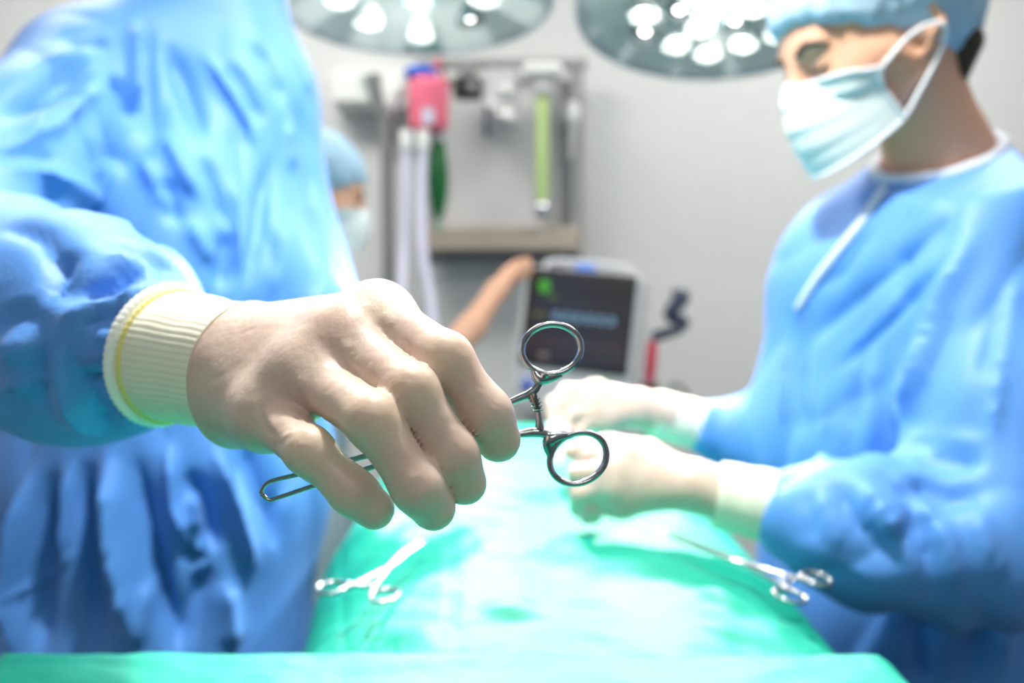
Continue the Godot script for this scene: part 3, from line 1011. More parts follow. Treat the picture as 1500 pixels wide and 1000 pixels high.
func make_surgeon() -> void:
	var o := thing("person", "surgeon in blue gown on the left holding out a forceps in a gloved hand", "person", Vector3.ZERO, "theatre staff")
	var T := Transform3D(Basis.from_euler(Vector3(-0.3, -0.5 + PI, 0)).scaled(Vector3.ONE * 1.05), Vector3(-0.3923, 1.7549, -1.1817))
	var f := Field.new()
	head_bones(f, T)
	f.cap(T * Vector3(0, -0.05, 0.03), 0.056, Vector3(-0.3874, 1.5667, -1.1656), 0.06, 0.03)
	f.cap(Vector3(-0.3874, 1.5570, -1.1648), 0.06, Vector3(-0.4746, 1.3351, -1.1457), 0.07, 0.03)
	f.mesh(0.006, 1)
	part(o, "body", f.done(skin_colour), M.skin)
	head_gear(o, f, T, M.cap)
	# gown
	f = Field.new()
	f.cap(Vector3(-0.4020, 1.5860, -1.1672), 0.0620, Vector3(-0.4068, 1.5474, -1.1639), 0.0850, 0.050, 0)
	f.cap(Vector3(-0.4116, 1.5860, -1.1672), 0.0680, Vector3(-0.5403, 1.4480, -1.0550), 0.0760, 0.050, 0)
	f.cap(Vector3(-0.4020, 1.5860, -1.1672), 0.0580, Vector3(-0.3567, 1.4648, -1.1669), 0.0600, 0.050, 0)
	f.cap(Vector3(-0.5451, 1.4082, -1.0817), 0.1050, Vector3(-0.4020, 1.4171, -1.1528), 0.1050, 0.060, 0)
	f.cap(Vector3(-0.5466, 1.1814, -1.0924), 0.1180, Vector3(-0.3792, 1.1809, -1.1225), 0.1200, 0.080, 0)
	f.cap(Vector3(-0.5411, 1.4102, -1.0919), 0.1000, Vector3(-0.5466, 1.1814, -1.0924), 0.1180, 0.060, 0)
	f.cap(Vector3(-0.5466, 1.1814, -1.0924), 0.1180, Vector3(-0.5624, 0.9207, -1.0701), 0.1300, 0.060, 0)
	f.cap(Vector3(-0.5624, 0.9207, -1.0701), 0.1300, Vector3(-0.5718, 0.6415, -1.0461), 0.1350, 0.060, 0)
	f.cap(Vector3(-0.5718, 0.6415, -1.0461), 0.1350, Vector3(-0.5846, 0.1666, -1.0154), 0.1500, 0.060, 0)
	f.cap(Vector3(-0.3991, 1.4171, -1.1528), 0.1000, Vector3(-0.3792, 1.1809, -1.1225), 0.1200, 0.060, 0)
	f.cap(Vector3(-0.3792, 1.1809, -1.1225), 0.1200, Vector3(-0.3977, 0.9156, -1.0897), 0.1300, 0.060, 0)
	f.cap(Vector3(-0.3977, 0.9156, -1.0897), 0.1300, Vector3(-0.4186, 0.6312, -1.0653), 0.1350, 0.060, 0)
	f.cap(Vector3(-0.4186, 0.6312, -1.0653), 0.1350, Vector3(-0.4320, 0.1478, -1.0339), 0.1500, 0.060, 0)
	f.cap(Vector3(-0.4546, 1.2888, -1.0514), 0.1000, Vector3(-0.4679, 0.6568, -1.0173), 0.1300, 0.080, 0)
	f.cap(Vector3(-0.5403, 1.4480, -1.0550), 0.0800, Vector3(-0.5506, 1.2031, -0.7329), 0.0850, 0.025, 0)
	f.cap(Vector3(-0.5506, 1.2031, -0.7329), 0.0850, Vector3(-0.3857, 1.1764, -0.6002), 0.0800, 0.025, 0)
	f.cap(Vector3(-0.3857, 1.1764, -0.6002), 0.0800, Vector3(-0.2684, 1.1638, -0.5037), 0.0700, 0.025, 0)
	f.cap(Vector3(-0.2684, 1.1638, -0.5037), 0.0700, Vector3(-0.2276, 1.1578, -0.4681), 0.0460, 0.025, 0)
	f.cap(Vector3(-0.2276, 1.1578, -0.4681), 0.0460, Vector3(-0.2073, 1.1560, -0.4499), 0.0260, 0.025, 0)
	f.cap(Vector3(-0.3537, 1.4648, -1.1669), 0.0620, Vector3(-0.3003, 1.2000, -1.1341), 0.0600, 0.030, 0)
	f.cap(Vector3(-0.3003, 1.2000, -1.1341), 0.0600, Vector3(-0.2031, 1.0944, -1.0247), 0.0500, 0.030, 0)
	f.cap(Vector3(-0.2031, 1.0944, -1.0247), 0.0500, Vector3(-0.1596, 1.0661, -0.9721), 0.0400, 0.030, 0)
	f.mesh(0.006, 2)
	f.strokes([
		[[Vector3(-0.4664, 1.5126, -1.0197), Vector3(-0.4582, 1.4499, -0.9924), Vector3(-0.4532, 1.3912, -0.9726)], 0.0105, -0.0240],
		[[Vector3(-0.4715, 1.4329, -0.9638), Vector3(-0.4493, 1.3791, -0.9719)], 0.0133, 0.0180],
		[[Vector3(-0.4845, 1.4414, -0.9508), Vector3(-0.4975, 1.4053, -0.8870), Vector3(-0.5101, 1.3741, -0.8332)], 0.0152, 0.0210],
		[[Vector3(-0.4723, 1.4118, -0.9399), Vector3(-0.4820, 1.3746, -0.8701), Vector3(-0.4920, 1.3430, -0.8124)], 0.0105, -0.0150],
		[[Vector3(-0.4732, 1.3901, -0.9100), Vector3(-0.4611, 1.3346, -0.9424), Vector3(-0.2277, 1.2254, -0.5005)], 0.0171, 0.0240],
		[[Vector3(-0.4200, 1.3641, -0.9785), Vector3(-0.3997, 1.3305, -0.9702), Vector3(-0.3799, 1.2901, -0.9707)], 0.0090, -0.0150],
		[[Vector3(-0.4588, 1.5144, -1.0256), Vector3(-0.4459, 1.4376, -1.0001), Vector3(-0.4323, 1.3631, -0.9727)], 0.0133, 0.0180],
		[[Vector3(-0.4336, 1.4908, -1.0303), Vector3(-0.4082, 1.4300, -1.0208), Vector3(-0.3806, 1.3685, -1.0048)], 0.0152, 0.0150],
		[[Vector3(-0.3916, 1.4774, -1.0428), Vector3(-0.3538, 1.4176, -1.0415), Vector3(-0.3303, 1.3667, -1.0456)], 0.0090, -0.0150],
		[[Vector3(-0.3679, 1.4705, -1.0488), Vector3(-0.3244, 1.3948, -1.0573)], 0.0133, 0.0120],
		[[Vector3(-0.2874, 1.4309, -1.1055), Vector3(-0.2750, 1.3300, -1.1027), Vector3(-0.2647, 1.2734, -1.0846), Vector3(-0.2522, 1.2179, -1.0563)], 0.0114, 0.0150],
		[[Vector3(-0.2969, 1.4002, -1.0869), Vector3(-0.2924, 1.3365, -1.0815)], 0.0075, -0.0150],
		[[Vector3(-0.3131, 1.3515, -1.0603), Vector3(-0.3170, 1.2597, -1.0083), Vector3(-0.3270, 1.1833, -0.9804)], 0.0133, 0.0150],
		[[Vector3(-0.3454, 1.3189, -1.0088), Vector3(-0.3388, 1.2587, -0.9906), Vector3(-0.3339, 1.2000, -0.9776)], 0.0090, -0.0120],
		[[Vector3(-0.3839, 1.2570, -0.9614), Vector3(-0.3607, 1.2123, -0.9652)], 0.0120, -0.0150],
		[[Vector3(-0.3964, 1.2566, -0.9559), Vector3(-0.4133, 1.3130, -0.9586)], 0.0133, 0.0150],
		[[Vector3(-0.3500, 1.2498, -0.9800), Vector3(-0.3547, 1.1835, -0.9646)], 0.0133, 0.0180],
		[[Vector3(-0.2971, 1.2609, -1.0285), Vector3(-0.2995, 1.1744, -0.9997)], 0.0075, -0.0120],
		[[Vector3(-0.2642, 1.3128, -1.1143), Vector3(-0.2504, 1.2460, -1.0859), Vector3(-0.2328, 1.1823, -1.0390)], 0.0060, -0.0090],
		[[Vector3(-0.5101, 1.3558, -0.8097), Vector3(-0.5065, 1.4048, -0.8771), Vector3(-0.4982, 1.4404, -0.9321)], 0.0133, 0.0150],
		[[Vector3(-0.4880, 1.3232, -0.7933), Vector3(-0.4774, 1.3491, -0.8472), Vector3(-0.4732, 1.3901, -0.9100)], 0.0090, -0.0150],
		[[Vector3(-0.4910, 1.3141, -0.7763), Vector3(-0.4670, 1.3163, -0.8386)], 0.0114, 0.0120],
		[[Vector3(-0.4567, 1.3277, -0.9492), Vector3(-0.2310, 1.2265, -0.5224), Vector3(-0.1996, 1.2000, -0.4972)], 0.0114, 0.0150],
		[[Vector3(-0.4402, 1.3368, -0.9575), Vector3(-0.4051, 1.2726, -0.9549)], 0.0090, -0.0135],
		[[Vector3(-0.3766, 1.3417, -0.9920), Vector3(-0.3503, 1.2582, -0.9817)], 0.0114, 0.0135],
		[[Vector3(-0.3036, 1.5071, -1.1201), Vector3(-0.2787, 1.4447, -1.1272)], 0.0090, -0.0105],
		[[Vector3(-0.3379, 1.5052, -1.0813), Vector3(-0.3039, 1.4259, -1.0815)], 0.0133, 0.0135],
		[[Vector3(-0.4661, 1.3573, -0.8937), Vector3(-0.4649, 1.3158, -0.9173), Vector3(-0.2426, 1.2345, -0.5103)], 0.0075, -0.0120],
		[[Vector3(-0.5226, 1.4682, -0.9502), Vector3(-0.4835, 1.4776, -0.9833)], 0.0133, 0.0120],
		[[Vector3(-0.5216, 1.4335, -0.9053), Vector3(-0.4934, 1.4537, -0.9536)], 0.0090, -0.0120],
		[[Vector3(-0.3040, 1.2283, -0.4770), Vector3(-0.2685, 1.2213, -0.4575), Vector3(-0.2445, 1.2000, -0.4372)], 0.0085, 0.0075],
		[[Vector3(-0.2368, 1.2197, -0.4637), Vector3(-0.2129, 1.2121, -0.4759), Vector3(-0.1996, 1.2000, -0.4972)], 0.0076, 0.0075],
		[[Vector3(-0.2275, 1.2096, -0.4523), Vector3(-0.2055, 1.2031, -0.4630)], 0.0060, -0.0075],
		[[Vector3(-0.2771, 1.1742, -0.4304), Vector3(-0.2543, 1.1799, -0.4267)], 0.0076, 0.0060],
		[[Vector3(-0.2831, 1.1361, -0.4366), Vector3(-0.2538, 1.1414, -0.4256)], 0.0060, -0.0060],
		[[Vector3(-0.4870, 1.3035, -0.7692), Vector3(-0.4656, 1.2955, -0.8220), Vector3(-0.4776, 1.2833, -0.9391)], 0.0150, -0.0168],
		[[Vector3(-0.3526, 1.2506, -0.5548), Vector3(-0.4635, 1.2750, -0.8225), Vector3(-0.2455, 1.2306, -0.4818)], 0.0095, 0.0112],
		[[Vector3(-0.2434, 1.1839, -0.4272), Vector3(-0.2154, 1.1981, -0.4424), Vector3(-0.2016, 1.2033, -0.4902)], 0.0106, 0.0150],
		[[Vector3(-0.2396, 1.1754, -0.4230), Vector3(-0.2089, 1.1825, -0.4277), Vector3(-0.1932, 1.1904, -0.4517)], 0.0075, -0.0132],
		[[Vector3(-0.2499, 1.2141, -0.4507), Vector3(-0.2472, 1.1854, -0.4281)], 0.0084, 0.0112],
		[[Vector3(-0.2541, 1.1854, -0.4288), Vector3(-0.2514, 1.1490, -0.4234), Vector3(-0.2598, 1.1204, -0.4385)], 0.0071, 0.0075],
		[[Vector3(-0.2442, 1.1596, -0.4208), Vector3(-0.2398, 1.1296, -0.4293), Vector3(-0.2431, 1.1055, -0.4547)], 0.0075, -0.0132],
		[[Vector3(-0.2354, 1.1567, -0.4204), Vector3(-0.2302, 1.1297, -0.4287), Vector3(-0.2337, 1.1045, -0.4596)], 0.0095, 0.0112],
		[[Vector3(-0.2200, 1.1641, -0.4186), Vector3(-0.2061, 1.1686, -0.4208)], 0.0049, -0.0075],
		[[Vector3(-0.2328, 1.1509, -0.4203), Vector3(-0.2092, 1.1533, -0.4183)], 0.0049, -0.0075],
		[[Vector3(-0.2330, 1.1449, -0.4216), Vector3(-0.2101, 1.1451, -0.4194)], 0.0062, 0.0075],
		[[Vector3(-0.2283, 1.1747, -0.4221), Vector3(-0.2055, 1.1817, -0.4282)], 0.0071, 0.0095],
		[[Vector3(-0.2776, 1.1557, -0.4296), Vector3(-0.2509, 1.1638, -0.4227)], 0.0094, -0.0095],
		[[Vector3(-0.2198, 1.1361, -0.4234), Vector3(-0.2010, 1.1417, -0.4229)], 0.0062, 0.0075],
		[[Vector3(-0.2200, 1.1206, -0.4373), Vector3(-0.2024, 1.1316, -0.4289)], 0.0049, -0.0075],
		[[Vector3(-0.5726, 0.9670, -0.9243), Vector3(-0.5872, 0.8772, -0.9208), Vector3(-0.5990, 0.8084, -0.9253), Vector3(-0.6007, 0.7458, -0.9142)], 0.0150, -0.0300],
		[[Vector3(-0.5398, 0.9689, -0.9166), Vector3(-0.5530, 0.8806, -0.9111), Vector3(-0.5606, 0.8142, -0.9114), Vector3(-0.5627, 0.7515, -0.9028)], 0.0190, 0.0240],
		[[Vector3(-0.5186, 0.9774, -0.9152), Vector3(-0.5234, 0.9224, -0.9083), Vector3(-0.5309, 0.8659, -0.9063)], 0.0090, -0.0150],
		[[Vector3(-0.5031, 0.9779, -0.9132), Vector3(-0.4970, 0.9310, -0.9066), Vector3(-0.4924, 0.8835, -0.9027), Vector3(-0.4886, 0.8200, -0.8977), Vector3(-0.4835, 0.7577, -0.8902)], 0.0152, 0.0270],
		[[Vector3(-0.4690, 0.9861, -0.9125), Vector3(-0.4639, 0.8998, -0.9027), Vector3(-0.4528, 0.8359, -0.8990), Vector3(-0.4415, 0.7720, -0.8948)], 0.0135, -0.0330],
		[[Vector3(-0.4397, 0.9857, -0.9143), Vector3(-0.4286, 0.9343, -0.9092), Vector3(-0.4190, 0.8819, -0.9072), Vector3(-0.4058, 0.8157, -0.9079), Vector3(-0.3915, 0.7496, -0.9066)], 0.0171, 0.0270],
		[[Vector3(-0.4060, 0.9997, -0.9243), Vector3(-0.4010, 0.9283, -0.9159), Vector3(-0.3839, 0.8779, -0.9188), Vector3(-0.3672, 0.8626, -0.9265)], 0.0105, -0.0270],
		[[Vector3(-0.3927, 0.9034, -0.9168), Vector3(-0.3794, 0.8648, -0.9204), Vector3(-0.3619, 0.8590, -0.9295)], 0.0095, 0.0180],
		[[Vector3(-0.3843, 0.9662, -0.9273), Vector3(-0.3662, 0.9324, -0.9300), Vector3(-0.3553, 0.8640, -0.9342)], 0.0133, 0.0270],
		[[Vector3(-0.3768, 0.9416, -0.9268), Vector3(-0.3736, 0.8925, -0.9246)], 0.0090, -0.0180],
		[[Vector3(-0.3577, 0.9870, -0.9446), Vector3(-0.3360, 0.9189, -0.9474), Vector3(-0.3220, 0.8369, -0.9612)], 0.0120, -0.0300],
		[[Vector3(-0.3350, 0.9997, -0.9634), Vector3(-0.3031, 0.9108, -0.9749), Vector3(-0.2956, 0.8535, -0.9883)], 0.0190, 0.0210],
		[[Vector3(-0.3609, 0.8486, -0.9303), Vector3(-0.3785, 0.8107, -0.9198), Vector3(-0.3937, 0.7579, -0.9067)], 0.0133, 0.0180],
		[[Vector3(-0.3483, 0.8282, -0.9392), Vector3(-0.3420, 0.7429, -0.9376)], 0.0150, -0.0240],
		[[Vector3(-0.4229, 0.8423, -0.9036), Vector3(-0.4377, 0.7639, -0.8944)], 0.0105, -0.0150],
		[[Vector3(-0.5093, 0.8749, -0.9039), Vector3(-0.5973, 0.8087, -0.9246)], 0.0045, -0.0090],
		[[Vector3(-0.2790, 1.0565, -1.0414), Vector3(-0.2776, 1.0037, -1.0319), Vector3(-0.2750, 0.9525, -1.0174), Vector3(-0.3003, 0.8923, -0.9781)], 0.0133, 0.0150]
	])
	crumple(f, [
		[Vector3(-0.2027, 1.1486, -0.4272), 0.12, Vector3(-0.2006, 1.1577, -0.4480) - Vector3(-0.2897, 1.1645, -0.5189), 0.026, 0.0035],
		[Vector3(-0.4869, 1.3161, -0.8129), 0.26, Vector3(-0.4551, 1.2768, -0.9099) - Vector3(-0.5143, 1.4049, -0.8205), 0.06, 0.010],
		[Vector3(-0.4234, 1.3460, -0.9660), 0.32, Vector3(-0.3600, 1.2000, -1.0037) - Vector3(-0.4886, 1.4903, -1.0286), 0.07, 0.008],
		[Vector3(-0.2880, 1.3076, -1.0631), 0.3, Vector3(0.1, 1, 0), 0.06, 0.007],
		[Vector3(-0.4457, 0.8755, -0.9758), 0.5, Vector3(-0.08, 1, 0), 0.09, 0.012],
	], 5)
	part(o, "gown", f.done(gown_colour), M.gown)
	trousers(o, Vector3(-0.52, 0.72, -1.1), Vector3(0.6, 0, 0.8).normalized())
	# cuff and gloved hand
	knit_cuff(o, Vector3(-0.1930, 1.1559, -0.4358), Vector3(-0.1215, 1.1541, -0.3785), 0.0355, 0.0305, 0.86, Vector3(-0.1773, 1.1925, -0.4410) - Vector3(-0.2074, 1.1211, -0.4348), true)
	f = Field.new()
	f.k_base = 0.011
	f.k_side = 0.0005
	f.cuts = [Plane((Vector3(-0.1821, 1.1564, -0.4228) - Vector3(-0.1446, 1.1549, -0.3946)).normalized(), Vector3(-0.1257, 1.1541, -0.3815))]
	f.k_cut = 0.001
	f.cap(Vector3(-0.1834, 1.1543, -0.4257), 0.0300, Vector3(-0.1446, 1.1549, -0.3946), 0.0285, 0.020, 0)
	f.cap(Vector3(-0.1509, 1.1641, -0.3984), 0.0260, Vector3(-0.1394, 1.1448, -0.3887), 0.0260, 0.020, 0)
	f.cap(Vector3(-0.1446, 1.1549, -0.3946), 0.0240, Vector3(-0.0591, 1.1803, -0.3496), 0.0135, 0.014, 0)
	f.cap(Vector3(-0.1446, 1.1549, -0.3946), 0.0240, Vector3(-0.0710, 1.1711, -0.3368), 0.0135, 0.014, 0)
	f.cap(Vector3(-0.1446, 1.1549, -0.3946), 0.0240, Vector3(-0.0859, 1.1580, -0.3296), 0.0130, 0.014, 0)
	f.cap(Vector3(-0.1446, 1.1549, -0.3946), 0.0240, Vector3(-0.1028, 1.1418, -0.3302), 0.0120, 0.014, 0)
	f.cap(Vector3(-0.0591, 1.1803, -0.3496), 0.0125, Vector3(-0.0710, 1.1711, -0.3368), 0.0125, 0.012, 0)
	f.cap(Vector3(-0.0710, 1.1711, -0.3368), 0.0125, Vector3(-0.0859, 1.1580, -0.3296), 0.0120, 0.012, 0)
	f.cap(Vector3(-0.0859, 1.1580, -0.3296), 0.0120, Vector3(-0.1028, 1.1418, -0.3302), 0.0110, 0.012, 0)
	f.cap(Vector3(-0.1387, 1.1384, -0.3861), 0.0200, Vector3(-0.1071, 1.1363, -0.3478), 0.0150, 0.014, 0)
	f.cap(Vector3(-0.1423, 1.1440, -0.4067), 0.0220, Vector3(-0.0924, 1.1523, -0.3823), 0.0160, 0.014, 0)
	f.cap(Vector3(-0.0591, 1.1803, -0.3496), 0.0129, Vector3(-0.0266, 1.1659, -0.3152), 0.0105, 0.005, 1)
	f.cap(Vector3(-0.0266, 1.1659, -0.3152), 0.0102, Vector3(-0.0101, 1.1442, -0.3134), 0.0096, 0.006, 1)
	f.cap(Vector3(-0.0101, 1.1442, -0.3134), 0.0096, Vector3(-0.0055, 1.1331, -0.3164), 0.0092, 0.006, 1)
	f.cap(Vector3(-0.0710, 1.1711, -0.3368), 0.0113, Vector3(-0.0382, 1.1552, -0.3003), 0.0100, 0.005, 2)
	f.cap(Vector3(-0.0382, 1.1552, -0.3003), 0.0097, Vector3(-0.0224, 1.1307, -0.2992), 0.0090, 0.006, 2)
	f.cap(Vector3(-0.0224, 1.1307, -0.2992), 0.0090, Vector3(-0.0183, 1.1190, -0.3032), 0.0087, 0.006, 2)
	f.cap(Vector3(-0.0859, 1.1580, -0.3296), 0.0108, Vector3(-0.0512, 1.1462, -0.2895), 0.0097, 0.005, 3)
	f.cap(Vector3(-0.0512, 1.1462, -0.2895), 0.0094, Vector3(-0.0348, 1.1219, -0.2864), 0.0087, 0.006, 3)
	f.cap(Vector3(-0.0348, 1.1219, -0.2864), 0.0087, Vector3(-0.0295, 1.1122, -0.2926), 0.0086, 0.006, 3)
	f.cap(Vector3(-0.1028, 1.1418, -0.3302), 0.0114, Vector3(-0.0764, 1.1334, -0.2954), 0.0086, 0.005, 4)
	f.cap(Vector3(-0.0764, 1.1334, -0.2954), 0.0083, Vector3(-0.0595, 1.1186, -0.2921), 0.0079, 0.006, 4)
	f.cap(Vector3(-0.0595, 1.1186, -0.2921), 0.0079, Vector3(-0.0517, 1.1113, -0.2935), 0.0076, 0.006, 4)
	f.cap(Vector3(-0.0924, 1.1523, -0.3823), 0.0150, Vector3(-0.0606, 1.1492, -0.3690), 0.0125, 0.006, 5)
	f.cap(Vector3(-0.0606, 1.1492, -0.3690), 0.0120, Vector3(-0.0338, 1.1419, -0.3543), 0.0115, 0.004, 5)
	f.cap(Vector3(-0.0338, 1.1419, -0.3543), 0.0112, Vector3(-0.0179, 1.1338, -0.3446), 0.0095, 0.004, 5)
	part(o, "glove", glove_cloth(f, 0.0014, [Vector3(-0.0603, 1.1900, -0.3354), Vector3(-0.0244, 1.1731, -0.3018), Vector3(-0.0355, 1.1616, -0.2858), Vector3(-0.0506, 1.1503, -0.2818), Vector3(-0.0721, 1.1406, -0.2860)], [
		[[Vector3(-0.0978, 1.1515, -0.3122), Vector3(-0.0990, 1.1487, -0.3110), Vector3(-0.1002, 1.1459, -0.3100), Vector3(-0.0977, 1.1426, -0.3074), Vector3(-0.0948, 1.1396, -0.3033), Vector3(-0.0875, 1.1376, -0.2942)], 0.0020, 0.0010],
		[[Vector3(-0.0938, 1.1492, -0.3096), Vector3(-0.0959, 1.1453, -0.3072), Vector3(-0.0938, 1.1429, -0.3045), Vector3(-0.0914, 1.1407, -0.3007)], 0.0018, -0.0007],
		[[Vector3(-0.0836, 1.1562, -0.3082), Vector3(-0.0829, 1.1520, -0.3081), Vector3(-0.0826, 1.1476, -0.3095), Vector3(-0.0821, 1.1451, -0.3023), Vector3(-0.0811, 1.1431, -0.2938)], 0.0016, 0.0007],
		[[Vector3(-0.0867, 1.1557, -0.3097), Vector3(-0.0863, 1.1511, -0.3097), Vector3(-0.0850, 1.1470, -0.3066)], 0.0020, -0.0006],
		[[Vector3(-0.0792, 1.1449, -0.3096), Vector3(-0.0760, 1.1430, -0.2916)], 0.0015, 0.0005],
		[[Vector3(-0.0868, 1.1389, -0.2937), Vector3(-0.0808, 1.1416, -0.2908)], 0.0016, -0.0008],
		[[Vector3(-0.0926, 1.1335, -0.3007), Vector3(-0.0848, 1.1376, -0.2901)], 0.0018, 0.0008],
		[[Vector3(-0.0856, 1.1614, -0.3098), Vector3(-0.0829, 1.1576, -0.3081), Vector3(-0.0800, 1.1539, -0.3053), Vector3(-0.0766, 1.1508, -0.3023), Vector3(-0.0730, 1.1479, -0.2986)], 0.0040, -0.0012],
		[[Vector3(-0.0679, 1.1735, -0.3157), Vector3(-0.0661, 1.1707, -0.3146), Vector3(-0.0641, 1.1681, -0.3127), Vector3(-0.0620, 1.1655, -0.3101), Vector3(-0.0601, 1.1629, -0.3080)], 0.0035, -0.0010],
		[[Vector3(-0.0643, 1.1704, -0.3138), Vector3(-0.0621, 1.1659, -0.3104)], 0.0013, 0.0009],
		[[Vector3(-0.0534, 1.1846, -0.3280), Vector3(-0.0514, 1.1815, -0.3255), Vector3(-0.0494, 1.1784, -0.3230)], 0.0040, -0.0008],
		[[Vector3(-0.1335, 1.1527, -0.3432), Vector3(-0.1275, 1.1555, -0.3394), Vector3(-0.1217, 1.1581, -0.3357)], 0.0014, 0.0004],
		[[Vector3(-0.1091, 1.1456, -0.3148), Vector3(-0.1052, 1.1431, -0.3118), Vector3(-0.1015, 1.1406, -0.3095), Vector3(-0.0988, 1.1362, -0.3071)], 0.0018, 0.0006],
		[[Vector3(-0.1148, 1.1449, -0.3191), Vector3(-0.1109, 1.1416, -0.3156), Vector3(-0.1075, 1.1382, -0.3134)], 0.0018, -0.0005],
		[[Vector3(-0.1208, 1.1733, -0.3468), Vector3(-0.1160, 1.1751, -0.3463), Vector3(-0.1111, 1.1770, -0.3450)], 0.0014, 0.0004],
		[[Vector3(-0.0296, 1.1067, -0.2853), Vector3(-0.0313, 1.1107, -0.2822), Vector3(-0.0330, 1.1149, -0.2785), Vector3(-0.0349, 1.1185, -0.2765), Vector3(-0.0319, 1.1235, -0.2761), Vector3(-0.0285, 1.1229, -0.2782), Vector3(-0.0251, 1.1220, -0.2817), Vector3(-0.0234, 1.1172, -0.2850), Vector3(-0.0217, 1.1125, -0.2878)], 0.0012, -0.0003],
		[[Vector3(-0.0226, 1.1163, -0.2864), Vector3(-0.0234, 1.1207, -0.2850), Vector3(-0.0244, 1.1247, -0.2848), Vector3(-0.0223, 1.1254, -0.2897), Vector3(-0.0197, 1.1276, -0.2893), Vector3(-0.0162, 1.1272, -0.2909), Vector3(-0.0128, 1.1263, -0.2943), Vector3(-0.0118, 1.1227, -0.2963), Vector3(-0.0107, 1.1191, -0.2980)], 0.0012, -0.0003],
		[[Vector3(-0.0075, 1.1282, -0.3086), Vector3(-0.0085, 1.1323, -0.3062), Vector3(-0.0095, 1.1363, -0.3040), Vector3(-0.0071, 1.1389, -0.3032), Vector3(-0.0047, 1.1411, -0.3037), Vector3(0.0005, 1.1386, -0.3084)], 0.0012, -0.0003],
		[[Vector3(-0.0598, 1.1175, -0.2823), Vector3(-0.0558, 1.1204, -0.2835), Vector3(-0.0518, 1.1189, -0.2853), Vector3(-0.0480, 1.1170, -0.2886), Vector3(-0.0458, 1.1146, -0.2888), Vector3(-0.0439, 1.1115, -0.2912)], 0.0012, -0.0003],
		[[Vector3(-0.0089, 1.1482, -0.3028), Vector3(-0.0037, 1.1464, -0.3043)], 0.0012, -0.0003],
		[[Vector3(-0.0278, 1.1306, -0.2896), Vector3(-0.0242, 1.1323, -0.2888), Vector3(-0.0206, 1.1338, -0.2892)], 0.0014, -0.0003],
		[[Vector3(-0.0392, 1.1262, -0.2772), Vector3(-0.0358, 1.1276, -0.2773), Vector3(-0.0326, 1.1288, -0.2785)], 0.0014, -0.0003]
	]), M.glove)
	var rim := []
	var all := PackedInt32Array(range(f.A.size()))
	var cut: Plane = f.cuts[0]
	f.cuts = []
	var mid := Vector3(-0.1257, 1.1541, -0.3815)
	var e1 := (Vector3(-0.1152, 1.1869, -0.3843) - mid).slide(cut.normal).normalized()
	var e2 := cut.normal.cross(e1)
	for i in 72:
		var dir := e1 * cos(TAU * i / 72.0) + e2 * sin(TAU * i / 72.0)
		var lo := 0.0
		var hi := 0.06
		for k in 14:
			var r := (lo + hi) / 2.0
			if f.value(mid + dir * r, all) < 0.0:
				lo = r
			else:
				hi = r
		rim.append(mid + dir * (lo - 0.0008) - cut.normal * 0.0012)
	part(o, "glove_rim", tube(rim, [0.0009], 8, true), mat(rgb(206, 190, 168), 0.45))
	# the other hand, resting on the drape
	f = Field.new()
	hand_bones(f, [Vector3(-0.1596, 1.0661, -0.9721), Vector3(-0.1221, 1.0580, -0.9413)], [
		[Vector3(-0.0877, 1.0531, -0.9208), Vector3(-0.0678, 1.0411, -0.9198), Vector3(-0.0622, 1.0292, -0.9188), Vector3(-0.0590, 1.0189, -0.9179)],
		[Vector3(-0.0907, 1.0428, -0.9099), Vector3(-0.0749, 1.0311, -0.9089), Vector3(-0.0694, 1.0208, -0.9080), Vector3(-0.0670, 1.0114, -0.9072)],
		[Vector3(-0.0980, 1.0343, -0.9042), Vector3(-0.0847, 1.0218, -0.9031), Vector3(-0.0784, 1.0124, -0.9023), Vector3(-0.0769, 1.0046, -0.9016)],
		[Vector3(-0.1076, 1.0275, -0.8985), Vector3(-0.0967, 1.0166, -0.8976), Vector3(-0.0920, 1.0096, -0.8970), Vector3(-0.0889, 1.0041, -0.8965)]],
		[Vector3(-0.1134, 1.0507, -0.9357), Vector3(-0.0896, 1.0377, -0.9396), Vector3(-0.0729, 1.0265, -0.9336)])
	part(o, "glove", glove_cloth(f, 0.005, []), M.glove)


func hand_bones(f: Field, wrist: Array, fingers: Array, thumb: Array) -> void:
	# a plain gloved hand: [forearm end, wrist], four fingers of [knuckle, joint, joint, tip], a thumb of three points
	f.cap(wrist[0], 0.028, wrist[1], 0.027, 0.02)
	for i in 4:
		f.cap(wrist[1], 0.018, fingers[i][0], 0.0135, 0.012)
	for i in 3:
		f.cap(fingers[i][0], 0.013, fingers[i + 1][0], 0.0125, 0.012)
	for i in 4:
		var r: float = [0.0100, 0.0102, 0.0098, 0.0088][i]
		f.chain([[fingers[i][0], r + 0.001], [fingers[i][1], r], [fingers[i][2], r - 0.0004], [fingers[i][3], r - 0.0012]], 0.004, i + 1)
	f.chain([[wrist[1], 0.018], [thumb[0], 0.0145]], 0.012, 5)
	f.chain([[thumb[0], 0.0135], [thumb[1], 0.0115], [thumb[2], 0.0098]], 0.004, 5)
	f.k_base = 0.009


